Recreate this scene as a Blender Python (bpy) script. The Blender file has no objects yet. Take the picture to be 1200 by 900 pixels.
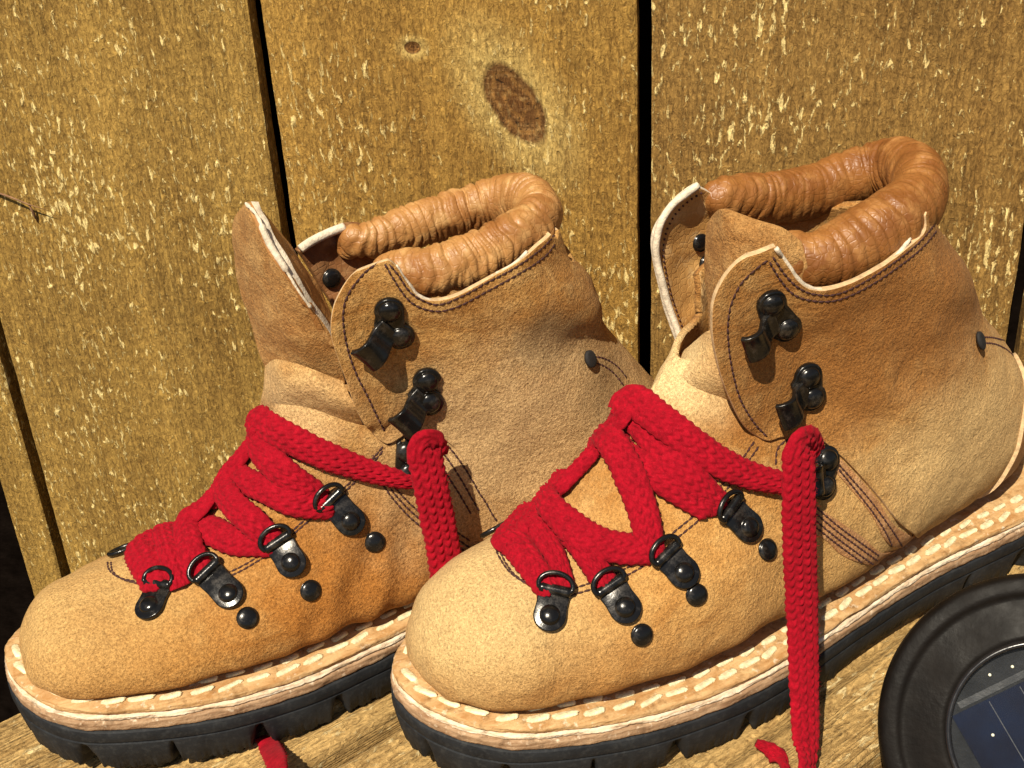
import bpy, bmesh, math, random
import numpy as np
from mathutils import Vector, Matrix, noise
from mathutils.bvhtree import BVHTree
from mathutils.geometry import delaunay_2d_cdt

random.seed(7); np.random.seed(7)
S = bpy.context.scene
COL = S.collection
MM = 0.001
V = Vector

# ------------------------------------------------------------------ camera
FPX = 1500.0                      # focal length for a 1200 px wide frame
CAMH = 333.0
_D = math.hypot(155.0, 2650.0)
PITCH = math.atan(FPX / _D)
ROLL = math.atan2(155.0, 2650.0)
FW = V((0, math.cos(PITCH), -math.sin(PITCH)))
RT = V((1, 0, 0))
UP = RT.cross(FW)
EX = RT * math.cos(ROLL) - UP * math.sin(ROLL)      # picture right
EY = -UP * math.cos(ROLL) - RT * math.sin(ROLL)     # picture down
CPOS = V((0, 0, CAMH))
cd = bpy.data.cameras.new('camera')
cd.sensor_width = 36.0
cd.lens = FPX / 1200.0 * 36.0
cd.clip_start = 0.01
cd.clip_end = 100.0
cam = bpy.data.objects.new('camera', cd)
COL.objects.link(cam)
rot = Matrix((EX, -EY, -FW)).transposed()
cam.matrix_world = Matrix.Translation(CPOS * MM) @ rot.to_4x4()
S.camera = cam

# ------------------------------------------------------------------ world, sun, exposure
SUN_D = V((0.24, 0.53, -0.80)).normalized()          # direction the light travels
el = math.asin(-SUN_D.z)
w = bpy.data.worlds.new('World')
S.world = w
w.use_nodes = True
nt = w.node_tree
bgn = nt.nodes['Background']
sky = nt.nodes.new('ShaderNodeTexSky')
sky.sky_type = 'NISHITA'
sky.sun_disc = False
sky.sun_elevation = el
sky.sun_rotation = math.atan2(-SUN_D.x, -SUN_D.y)
nt.links.new(sky.outputs[0], bgn.inputs[0])
bgn.inputs[1].default_value = 0.05
sl = bpy.data.lights.new('sun', 'SUN')
sl.energy = 5.0
sl.angle = math.radians(0.5)
sl.color = (1.0, 0.91, 0.74)
so = bpy.data.objects.new('sun', sl)
COL.objects.link(so)
so.rotation_euler = SUN_D.to_track_quat('-Z', 'Y').to_euler()
so.location = (-1, -1, 2)
S.view_settings.view_transform = 'Standard'
S.view_settings.look = 'None'
S.view_settings.gamma = 1.0
S.view_settings.use_curve_mapping = False
S.view_settings.exposure = 0.38


# ------------------------------------------------------------------ materials
class NT:
    def __init__(s, name):
        s.m = bpy.data.materials.new(name)
        s.m.use_nodes = True
        s.t = s.m.node_tree
        s.b = s.t.nodes['Principled BSDF']
        s.co = s.n('TexCoord').outputs['Object']

    def n(s, typ, **kw):
        nd = s.t.nodes.new('ShaderNode' + typ)
        for k, v in kw.items():
            setattr(nd, k, v)
        return nd

    def put(s, inp, v):
        if isinstance(v, bpy.types.NodeSocket):
            s.t.links.new(v, inp)
        else:
            inp.default_value = v

    def noise(s, scale, detail=3.0, rough=0.55, co=None, dist=0.0, out=0):
        n = s.n('TexNoise')
        s.put(n.inputs['Vector'], co or s.co)
        n.inputs['Scale'].default_value = scale
        n.inputs['Detail'].default_value = detail
        n.inputs['Roughness'].default_value = rough
        n.inputs['Distortion'].default_value = dist
        return n.outputs[out]

    def map(s, scale=(1, 1, 1), loc=(0, 0, 0), rot=(0, 0, 0), co=None):
        n = s.n('Mapping')
        s.put(n.inputs[0], co or s.co)
        n.inputs['Location'].default_value = loc
        n.inputs['Rotation'].default_value = rot
        n.inputs['Scale'].default_value = scale
        return n.outputs[0]

    def ramp(s, v, stops):
        n = s.n('ValToRGB')
        s.put(n.inputs[0], v)
        e = n.color_ramp.elements
        while len(e) < len(stops):
            e.new(0.5)
        for i, (p, c) in enumerate(stops):
            e[i].position = p
            e[i].color = (c, c, c, 1) if isinstance(c, (int, float)) else (*c, 1)
        return n.outputs[0]

    def mix(s, f, a, b, mode='MIX'):
        n = s.n('Mix', data_type='RGBA', blend_type=mode)
        s.put(n.inputs[0], f)
        for i, c in ((6, a), (7, b)):
            if isinstance(c, tuple):
                c = (*c, 1)
            s.put(n.inputs[i], c)
        return n.outputs[2]

    def math(s, op, a, b=0.0, c=0.0):
        n = s.n('Math', operation=op)
        s.put(n.inputs[0], a)
        s.put(n.inputs[1], b)
        s.put(n.inputs[2], c)
        return n.outputs[0]

    def bump(s, h, dist, strength=1.0, nrm=None):
        n = s.n('Bump')
        s.put(n.inputs['Height'], h)
        n.inputs['Distance'].default_value = dist
        n.inputs['Strength'].default_value = strength
        if nrm is not None:
            s.put(n.inputs['Normal'], nrm)
        return n.outputs[0]

    def spot(s, c, r, soft=0.4, stretch=(1, 1, 1), warp=0.0, rot=0.0):
        """1 inside an uneven blob round local point c (metres)"""
        co = s.map((1 / (r * stretch[0]), 1 / (r * stretch[1]), 1 / (r * stretch[2])),
                   (-c[0] / (r * stretch[0]), -c[1] / (r * stretch[1]), -c[2] / (r * stretch[2])))
        ln = s.n('VectorMath', operation='LENGTH')
        s.put(ln.inputs[0], co)
        v = ln.outputs['Value']
        if warp:
            v = s.math('ADD', v, s.math('MULTIPLY', s.math('SUBTRACT', s.noise(60, 3), 0.5), warp))
        n = s.n('MapRange', interpolation_type='SMOOTHSTEP')
        s.put(n.inputs[0], v)
        n.inputs[1].default_value = 1.0 + soft
        n.inputs[2].default_value = 1.0 - soft
        return n.outputs[0]

    def end(s, col=None, rough=None, nrm=None, **kw):
        if col is not None:
            s.put(s.b.inputs['Base Color'], (*col, 1) if isinstance(col, tuple) else col)
        if rough is not None:
            s.put(s.b.inputs['Roughness'], rough)
        if nrm is not None:
            s.put(s.b.inputs['Normal'], nrm)
        for k, v in kw.items():
            s.put(s.b.inputs[k.replace('_', ' ')], v)
        return s.m


def suede(name, base, dark, light, spots=(), seed=0.0, grit=0.6):
    t = NT(name)
    co = t.map(loc=(seed, seed * 0.7, 0))
    big = t.noise(22, 4, 0.6, co, 0.6)
    med = t.noise(120, 5, 0.65, co, 0.4)
    fine = t.noise(1050, 3, 0.7, co)
    speck = t.noise(2300, 2, 0.6, co)
    smear = t.noise(1, 5, 0.65, t.map((34, 60, 70), (seed * 2, 0, 1), (0, 0.5, 0)), 1.2)
    c = t.mix(t.ramp(big, [(0.36, 0.0), (0.66, 1.0)]), dark, base)
    c = t.mix(t.ramp(med, [(0.45, 0.0), (0.75, 0.75)]), c, light)
    c = t.mix(t.ramp(med, [(0.28, 0.5), (0.46, 0.0)]), c, dark)
    c = t.mix(t.ramp(smear, [(0.50, 0.0), (0.64, 0.9)]), c, dark)
    c = t.mix(t.ramp(smear, [(0.28, 0.45), (0.40, 0.0)]), c, light)
    for (pt, r, colr, amt, st, wp) in spots:
        m = t.math('MULTIPLY', t.spot(pt, r, 0.6, st, wp), amt)
        c = t.mix(m, c, colr)
    g = t.mix(t.ramp(fine, [(0.30, 0.0), (0.70, 1.0)]), (0.42, 0.36, 0.28), (1.42, 1.42, 1.36))
    c = t.mix(grit, c, g, 'MULTIPLY')
    g2 = t.mix(t.ramp(speck, [(0.3, 0.0), (0.7, 1.0)]), (0.58, 0.54, 0.48), (1.3, 1.3, 1.28))
    c = t.mix(0.7, c, g2, 'MULTIPLY')
    n1 = t.bump(fine, 0.0007, 0.9)
    n2 = t.bump(speck, 0.0003, 0.8, n1)
    n3 = t.bump(med, 0.0022, 0.6, n2)
    return t.end(c, 0.95, n3, Sheen_Weight=0.06, Sheen_Roughness=0.5, Specular_IOR_Level=0.08,
                 Sheen_Tint=(1, 0.85, 0.6, 1))


def smooth_leather(name, base, dark, light, rough=0.36, wrinkle=True):
    t = NT(name)
    big = t.noise(45, 4, 0.6, None, 0.4)
    vor = t.n('TexVoronoi', feature='DISTANCE_TO_EDGE')
    t.put(vor.inputs['Vector'], t.map((1, 1, 1)))
    vor.inputs['Scale'].default_value = 420
    cr = t.ramp(vor.outputs[0], [(0.0, 0.0), (0.12, 1.0)])
    fine = t.noise(700, 4, 0.6)
    c = t.mix(t.ramp(big, [(0.35, 0.0), (0.65, 1.0)]), dark, base)
    c = t.mix(t.ramp(t.noise(150, 4), [(0.5, 0.0), (0.75, 0.8)]), c, light)
    c = t.mix(t.math('MULTIPLY', t.math('SUBTRACT', 1.0, cr), 0.25), c, dark)
    n1 = t.bump(fine, 0.0002, 0.5)
    n2 = t.bump(cr, 0.00015, 0.6, n1)
    n3 = t.bump(t.noise(160, 3, 0.5, None, 0.6), 0.0010, 0.25, n2)
    return t.end(c, t.ramp(fine, [(0.3, rough - 0.06), (0.7, rough + 0.14)]), n3, Specular_IOR_Level=0.5)


def plain(name, base, var=0.25, rough=0.5, scale=300, bumpd=0.0002, metal=0.0, **kw):
    t = NT(name)
    a = t.noise(scale, 4, 0.6)
    lo = tuple(v * (1 - var) for v in base)
    hi = tuple(min(1, v * (1 + var)) for v in base)
    c = t.mix(t.ramp(a, [(0.3, 0.0), (0.7, 1.0)]), lo, hi)
    n = t.bump(t.noise(scale * 3, 3), bumpd, 0.7)
    return t.end(c, t.ramp(t.noise(scale * 0.6, 4), [(0.3, max(0.05, rough - 0.12)), (0.7, min(1, rough + 0.12))]),
                 n, Metallic=metal, **kw)


def metal_mat():
    t = NT('blackened_metal')
    a = t.noise(260, 5, 0.7)
    c = t.mix(t.ramp(a, [(0.52, 0.0), (0.75, 1.0)]), (0.013, 0.012, 0.011), (0.075, 0.065, 0.055))
    n = t.bump(t.noise(1500, 3), 0.00006, 0.6)
    return t.end(c, t.ramp(a, [(0.3, 0.13), (0.7, 0.30)]), n, Metallic=0.5, Specular_IOR_Level=0.6)


def rubber_mat():
    t = NT('black_rubber')
    a = t.noise(90, 5, 0.65)
    dust = t.ramp(t.noise(500, 5, 0.7), [(0.5, 0.0), (0.8, 1.0)])
    c = t.mix(t.ramp(a, [(0.35, 0.0), (0.7, 1.0)]), (0.010, 0.011, 0.013), (0.021, 0.023, 0.026))
    c = t.mix(t.math('MULTIPLY', dust, 0.3), c, (0.10, 0.10, 0.095))
    st = t.noise(1, 3, 0.6, t.map((400, 400, 60)))
    n = t.bump(t.noise(900, 4), 0.0002, 0.7)
    n = t.bump(st, 0.0003, 0.4, n)
    return t.end(c, 0.66, n, Specular_IOR_Level=0.2)


def welt_mat(name, base, pale):
    t = NT(name)
    a = t.noise(1, 5, 0.7, t.map((70, 160, 900)), 0.5)
    b = t.noise(180, 5, 0.7)
    c = t.mix(t.ramp(a, [(0.35, 0.0), (0.62, 1.0)]), base, pale)
    c = t.mix(t.ramp(b, [(0.30, 0.8), (0.48, 0.0)]), c, tuple(v * 0.45 for v in base))
    c = t.mix(t.ramp(t.noise(420, 4), [(0.6, 0.0), (0.75, 0.7)]), c, (0.80, 0.68, 0.50))
    n = t.bump(b, 0.0006, 0.8)
    n = t.bump(t.noise(1100, 3), 0.0003, 0.8, n)
    return t.end(c, 0.85, n, Specular_IOR_Level=0.2)


def lace_mat():
    t = NT('red_lace_cotton')
    a = t.noise(500, 4, 0.7)
    b = t.noise(2600, 2, 0.6)
    c = t.mix(t.ramp(a, [(0.35, 0.0), (0.7, 1.0)]), (0.20, 0.002, 0.008), (0.40, 0.004, 0.016))
    c = t.mix(t.ramp(t.noise(60, 3), [(0.4, 0.0), (0.7, 0.4)]), c, (0.26, 0.002, 0.010))
    c = t.mix(t.ramp(b, [(0.62, 0.0), (0.8, 0.4)]), c, (0.66, 0.05, 0.07))
    n = t.bump(b, 0.00025, 0.7)
    return t.end(c, 0.92, n, Sheen_Weight=0.08, Sheen_Tint=(1, 0.25, 0.25, 1), Specular_IOR_Level=0.12)


def wood_mat(name, base, dark, flecks=1.0, knots=(), grain=1.0, pale=(0.94, 0.72, 0.30), warmth=None, seed=0.0, axis='Z', lines=0.10):
    """rough sawn board: grain runs along the local Z axis of the board, face is the XZ plane"""
    t = NT(name)
    sw = (lambda a, b, c: (a, b, c)) if axis == 'Z' else (lambda a, b, c: (c, a, a))
    ofs = (seed, 0, seed * 1.3)
    halo = None
    kmask = None
    stretch = 0.0
    co = t.map(loc=ofs)
    for (kx, kz, rx, rz, ra) in knots:
        # rotated elliptical distance
        mp = t.n('Mapping', vector_type='TEXTURE')
        t.put(mp.inputs[0], t.co)
        mp.inputs['Location'].default_value = (kx, 0, kz)
        mp.inputs['Rotation'].default_value = (0, ra, 0)
        mp.inputs['Scale'].default_value = (rx, 1.0, rz)
        ln = t.n('VectorMath', operation='LENGTH')
        sp = t.n('VectorMath', operation='MULTIPLY')
        t.put(sp.inputs[0], mp.outputs[0])
        sp.inputs[1].default_value = (1, 0, 1)
        t.put(ln.inputs[0], sp.outputs[0])
        d = t.math('ADD', ln.outputs['Value'], t.math('MULTIPLY', t.math('SUBTRACT', t.noise(90, 3), 0.5), 0.25))
        k = t.ramp(d, [(0.0, 1.0), (0.84, 0.95), (1.0, 0.0)])
        dd = t.math('MULTIPLY', d, 0.33)
        h = t.ramp(dd, [(0.30, 1.0), (0.75, 0.0)])
        kr = d
        if kmask is None:
            kmask, halo, kd, krr = k, h, d, kr
        else:
            kmask = t.math('MAXIMUM', kmask, k)
            halo = t.math('MAXIMUM', halo, h)
            kd = t.math('MINIMUM', kd, d)
    g1 = t.noise(1, 4, 0.6, t.map(sw(95 * grain, 40, 5), ofs), 0.25)
    g2 = t.noise(1, 3, 0.65, t.map(sw(420, 200, 26), ofs), 0.3)
    saw = t.noise(1, 3, 0.6, t.map(sw(22, 30, 330), ofs, (0, 0.07, 0)), 0.2)
    mott = t.noise(260, 5, 0.75, co, 0.6)
    fib = t.noise(1, 4, 0.7, t.map(sw(650, 400, 240), ofs), 0.9)
    flk = t.noise(1, 5, 0.62, t.map(sw(400, 280, 145), ofs), 0.6)
    zone = t.noise(16, 3, 0.6, co)
    c = t.mix(t.ramp(g1, [(0.3, 0.0), (0.7, 1.0)]), dark, base)
    c = t.mix(t.ramp(g2, [(0.36, 0.75), (0.56, 0.0)]), c, tuple(v * 0.55 for v in dark))
    ring = t.noise(1, 2, 0.5, t.map(sw(75 * grain, 60, 2.2), ofs), 0.15)
    line = t.ramp(t.math('FRACT', t.math('MULTIPLY', ring, 13.0)), [(0.0, 1.0), (0.22, 0.12), (0.72, 0.0), (1.0, 1.0)])
    c = t.mix(t.math('MULTIPLY', line, lines), c, tuple(v * 0.62 for v in dark))
    strp = t.noise(1, 2, 0.5, t.map(sw(40, 30, 1.2), (ofs[0] + 5, 0, 0)), 0.1)
    c = t.mix(t.ramp(strp, [(0.52, 0.0), (0.72, 0.6)]), c, tuple(min(1, v * 1.4) for v in base))
    c = t.mix(t.ramp(mott, [(0.45, 0.0), (0.75, 0.6)]), c, tuple(min(1, v * 1.45) for v in base))
    c = t.mix(t.ramp(t.noise(12, 2, 0.5, co), [(0.35, 0.0), (0.7, 0.45)]), c, tuple(min(1, v * 1.35) for v in base))
    thr = t.math('ADD', flk, t.math('MULTIPLY', t.math('SUBTRACT', zone, 0.5), 0.36))
    fm = t.ramp(thr, [(0.588, 0.0), (0.64, 1.0)])
    fm = t.math('MULTIPLY', fm, flecks)
    if kmask is not None:
        c = t.mix(t.math('MULTIPLY', t.math('MULTIPLY', halo, t.ramp(mott, [(0.3, 0.5), (0.6, 1.3)])), 0.6), c, tuple(min(1, v) for v in (pale[0] * 0.75, pale[1] * 0.72, pale[2] * 0.6)))
        kc = t.mix(t.ramp(t.math('SINE', t.math('MULTIPLY', t.math('ADD', kd, t.math('MULTIPLY', t.noise(150, 3, 0.6), 0.35)), 17.0)), [(0.0, 0.0), (1.0, 1.0)]), (0.150, 0.060, 0.014), (0.27, 0.125, 0.030))
        kc = t.mix(t.ramp(kd, [(0.78, 0.0), (0.9, 0.7)]), kc, (0.10, 0.04, 0.010))
        kc = t.mix(t.ramp(t.noise(1, 4, 0.7, t.map((100, 50, 600))), [(0.5, 0.0), (0.7, 0.6)]), kc, (0.45, 0.25, 0.09))
        kc = t.mix(t.ramp(t.noise(190, 4, 0.7, None, 1.5), [(0.36, 1.0), (0.42, 0.0)]), kc, (0.022, 0.008, 0.003))
        c = t.mix(kmask, c, kc)
        fm = t.math('MULTIPLY', fm, t.math('SUBTRACT', 1.0, t.math('MULTIPLY', kmask, 0.9)))
    c = t.mix(fm, c, pale)
    fc = t.mix(t.ramp(fib, [(0.32, 0.0), (0.66, 1.0)]), (0.38, 0.32, 0.25), (1.42, 1.42, 1.38))
    c = t.mix(0.8, c, fc, 'MULTIPLY')
    n = t.bump(fib, 0.0014, 1.0)
    n = t.bump(mott, 0.0012, 0.55, n)
    n = t.bump(g2, 0.0006, 0.5, n)
    n = t.bump(line, -0.0008 if axis == 'X' else -0.0003, 0.6, n)
    n = t.bump(saw, 0.0005, 0.18, n)
    n = t.bump(fm, 0.0007, 0.6, n)
    return t.end(c, 0.85, n, Specular_IOR_Level=0.25)


TAN = (0.52, 0.285, 0.095)
M = {}
M['suede_right'] = suede('tan_suede_right', (0.53, 0.295, 0.100), (0.38, 0.175, 0.048), (0.65, 0.42, 0.175), [
    ((0.022, -0.010, 0.078), 0.038, (0.64, 0.47, 0.23), 0.75, (1.2, 1, 0.8), 0.9),
    ((0.165, -0.035, 0.142), 0.034, (0.29, 0.115, 0.028), 0.8, (1.5, 2, 0.9), 1.6),
    ((0.205, -0.035, 0.128), 0.026, (0.29, 0.125, 0.035), 0.65, (1.0, 2, 1.0), 1.6),
    ((0.150, -0.035, 0.112), 0.022, (0.32, 0.135, 0.035), 0.75, (1.5, 2, 0.55), 1.6),
    ((0.112, 0.0, 0.128), 0.018, (0.80, 0.62, 0.34), 0.75, (1, 1, 1), 1.0),
    ((0.215, -0.035, 0.075), 0.040, (0.68, 0.47, 0.22), 0.75, (1.3, 2, 0.8), 1.3),
    ((0.062, -0.05, 0.052), 0.026, (0.42, 0.215, 0.07), 0.5, (1.7, 2, 0.6), 1.6),
    ((0.085, -0.03, 0.085), 0.022, (0.60, 0.32, 0.10), 0.5, (1.6, 2, 0.8), 1.4),
    ((0.140, -0.05, 0.060), 0.030, (0.58, 0.35, 0.13), 0.6, (1.4, 2, 0.7), 1.4)], 0.13, 0.55)
M['suede_left'] = suede('tan_suede_left', (0.50, 0.280, 0.095), (0.34, 0.155, 0.040), (0.60, 0.39, 0.16), [
    ((0.030, -0.010, 0.066), 0.034, (0.60, 0.40, 0.17), 0.7, (1.2, 1, 0.8), 0.9),
    ((0.050, -0.030, 0.050), 0.022, (0.42, 0.21, 0.06), 0.6, (1.3, 2, 0.7), 1.6),
    ((0.122, -0.04, 0.062), 0.034, (0.37, 0.145, 0.030), 0.8, (1.4, 2, 0.9), 1.3),
    ((0.140, -0.04, 0.075), 0.016, (0.24, 0.10, 0.028), 0.6, (1.6, 2, 0.6), 1.8),
    ((0.196, -0.035, 0.132), 0.013, (0.14, 0.095, 0.050), 0.75, (1.1, 2, 1.0), 1.8),
    ((0.185, -0.035, 0.095), 0.042, (0.53, 0.365, 0.19), 0.8, (1.3, 2, 0.9), 1.3),
    ((0.222, -0.035, 0.105), 0.012, (0.22, 0.14, 0.07), 0.6, (1, 2, 1), 1.4),
    ((0.112, -0.01, 0.118), 0.016, (0.70, 0.49, 0.26), 0.6, (1, 2, 1), 1.2)], 2.41, 0.7)
M['flap_right'] = M['suede_right']
M['flap_left'] = M['suede_left']
M['tongue'] = suede('tongue_suede', (0.47, 0.26, 0.095), (0.34, 0.16, 0.05), (0.58, 0.36, 0.15), [], 5.2)
M['seam'] = suede('seam_suede', (0.54, 0.29, 0.135), (0.40, 0.18, 0.07), (0.64, 0.40, 0.21), [], 3.3)
M['counter'] = smooth_leather('counter_leather', (0.34, 0.15, 0.045), (0.2, 0.08, 0.02), (0.45, 0.24, 0.09), 0.6)
M['collar_l'] = smooth_leather('collar_leather_pale', (0.45, 0.225, 0.070), (0.27, 0.105, 0.026), (0.60, 0.36, 0.14), 0.44)
M['collar_r'] = smooth_leather('collar_leather_brown', (0.31, 0.125, 0.030), (0.19, 0.065, 0.013), (0.42, 0.20, 0.06), 0.42)
M['lining'] = smooth_leather('lining_leather', (0.58, 0.33, 0.11), (0.40, 0.19, 0.05), (0.72, 0.50, 0.24), 0.5)
M['lining_dark'] = smooth_leather('inner_leather_dark', (0.30, 0.13, 0.045), (0.12, 0.045, 0.015), (0.50, 0.28, 0.12), 0.5)
M['rim'] = plain('pale_cut_edge', (0.66, 0.56, 0.42), 0.3, 0.85, 500, 0.0004)
M['rim_tan'] = plain('tan_cut_edge', (0.56, 0.38, 0.20), 0.3, 0.9, 500, 0.0004)
M['thread'] = plain('dark_thread', (0.045, 0.012, 0.010), 0.3, 0.8, 900)
M['cream'] = plain('waxed_cream_thread', (0.74, 0.62, 0.38), 0.38, 0.6, 420, 0.0006)
M['metal'] = metal_mat()
M['rubber'] = rubber_mat()
M['welt_top'] = welt_mat('welt_top_leather', (0.38, 0.19, 0.065), (0.58, 0.38, 0.18))
M['welt_side'] = welt_mat('welt_side_leather', (0.24, 0.13, 0.065), (0.44, 0.29, 0.17))
M['welt_pale'] = welt_mat('welt_pale_leather', (0.56, 0.38, 0.22), (0.80, 0.68, 0.52))
M['lace'] = lace_mat()
M['deck_wood'] = wood_mat('weathered_deck_wood', (0.50, 0.33, 0.13), (0.30, 0.175, 0.055), 0.6, (), 1.3, (0.80, 0.66, 0.36), seed=1.7, axis='X', lines=0.9)
M['void_shade'] = plain('void_shade_black', (0.006, 0.004, 0.003), 0.4, 1.0, 90, 0.001, Specular_IOR_Level=0.0)  # shade as colour: near-black for the fence gaps and below the deck
M['hole'] = plain('dark_hollow_rubber', (0.010, 0.008, 0.007), 0.2, 0.8, 300)


# ------------------------------------------------------------------ mesh helpers
def mesh_obj(name, verts, faces, mat, parent=None, smooth=True, mats=None, fmat=None, scale=MM, sharp=None):
    me = bpy.data.meshes.new(name)
    me.from_pydata([tuple(c * scale for c in v) for v in verts], [], faces)
    me.update()
    if smooth:
        me.polygons.foreach_set('use_smooth', [True] * len(me.polygons))
    for m in (mats or [mat]):
        me.materials.append(m)
    if fmat:
        me.polygons.foreach_set('material_index', fmat)
    if sharp:
        me.set_sharp_from_angle(angle=math.radians(sharp))
    o = bpy.data.objects.new(name, me)
    COL.objects.link(o)
    if parent:
        o.parent = parent
    return o


def empty(name, loc, rz=0.0):
    o = bpy.data.objects.new(name, None)
    o.empty_display_size = 0.05
    COL.objects.link(o)
    o.location = loc
    o.rotation_euler = (0, 0, rz)
    return o


def tag(o, label=None, cat=None, group=None, kind=None):
    if label:
        o['label'] = label
    if cat:
        o['category'] = cat
    if group:
        o['group'] = group
    if kind:
        o['kind'] = kind
    return o


def crom(pts, n):
    """Catmull-Rom through pts (list of tuples of any length), n samples evenly by length"""
    P = np.array(pts, float)
    if len(P) == 2:
        t = np.linspace(0, 1, n)[:, None]
        return P[0] * (1 - t) + P[1] * t
    P = np.vstack([2 * P[0] - P[1], P, 2 * P[-1] - P[-2]])
    out = []
    for i in range(1, len(P) - 2):
        t = np.linspace(0, 1, 24, endpoint=False)[:, None]
        a, b, c, d = P[i - 1], P[i], P[i + 1], P[i + 2]
        out.append(0.5 * ((2 * b) + (-a + c) * t + (2 * a - 5 * b + 4 * c - d) * t * t + (-a + 3 * b - 3 * c + d) * t ** 3))
    out = np.vstack(out + [P[-2:-1]])
    L = np.r_[0, np.cumsum(np.linalg.norm(np.diff(out, axis=0), axis=1))]
    u = np.linspace(0, L[-1], n)
    return np.stack([np.interp(u, L, out[:, k]) for k in range(out.shape[1])], 1)


class MB:
    def __init__(s):
        s.v, s.f = [], []

    def add(s, vs, fs):
        b = len(s.v)
        s.v += [tuple(v) for v in vs]
        s.f += [tuple(i + b for i in f) for f in fs]

    def grid(s, G, closed_u=False, closed_v=False, caps=False):
        """G[i][j] points"""
        nu, nv = len(G), len(G[0])
        b = len(s.v)
        for r in G:
            s.v += [tuple(p) for p in r]
        for i in range(nu if closed_u else nu - 1):
            for j in range(nv if closed_v else nv - 1):
                i2, j2 = (i + 1) % nu, (j + 1) % nv
                s.f.append((b + i * nv + j, b + i2 * nv + j, b + i2 * nv + j2, b + i * nv + j2))
        if caps:
            s.f.append(tuple(b + j for j in range(nv)))
            s.f.append(tuple(b + (nu - 1) * nv + j for j in reversed(range(nv))))

    def tube(s, pts, r, k=6, caps=True):
        P = [V(p) for p in pts]
        rr = r if isinstance(r, (list, np.ndarray)) else [r] * len(P)
        up = V((0, 0, 1))
        G = []
        prev = None
        for i, p in enumerate(P):
            t = (P[min(i + 1, len(P) - 1)] - P[max(i - 1, 0)]).normalized()
            if prev is None:
                a = t.orthogonal().normalized()
            else:
                a = (prev - t * prev.dot(t)).normalized()
            prev = a
            b = t.cross(a)
            G.append([p + (a * math.cos(q) + b * math.sin(q)) * rr[i] for q in [2 * math.pi * j / k for j in range(k)]])
        s.grid(G, closed_v=True, caps=caps)

    def build(s, name, mat, parent=None, smooth=True):
        return mesh_obj(name, s.v, s.f, mat, parent, smooth)


def fix_normals(o):
    bm = bmesh.new()
    bm.from_mesh(o.data)
    bmesh.ops.recalc_face_normals(bm, faces=bm.faces)
    bm.to_mesh(o.data)
    bm.free()
    return o


def bevel(o, wd, seg=2, ang=40):
    m = o.modifiers.new('bevel', 'BEVEL')
    m.width = wd * MM
    m.segments = seg
    m.limit_method = 'ANGLE'
    m.angle_limit = math.radians(ang)
    return o


def fbm(p, sc, oct=3):
    return noise.fractal(V(p) * sc, 1.0, 2.0, oct)


# ------------------------------------------------------------------ boots
def zspring(s):
    return 8.0 * max(0.0, 1 - s / 110.0) ** 2 if s < 110 else 0.0


LAT = [(0, 0), (1, 8), (5, 19), (15, 32), (30, 42), (60, 51), (90, 55), (120, 54), (160, 47), (200, 41), (250, 39), (280, 33), (295, 18), (300, 0)]
MED = [(0, 0), (1, 10), (5, 22), (15, 35), (30, 43), (60, 50), (90, 51), (120, 46), (160, 38), (200, 36), (250, 38), (280, 33), (295, 18), (300, 0)]


FAR = [(0, 0), (1, 6), (5, 14), (15, 24), (30, 33), (60, 43), (90, 47), (120, 45), (160, 38), (200, 36), (250, 37), (280, 31), (295, 18), (300, 0)]


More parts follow.
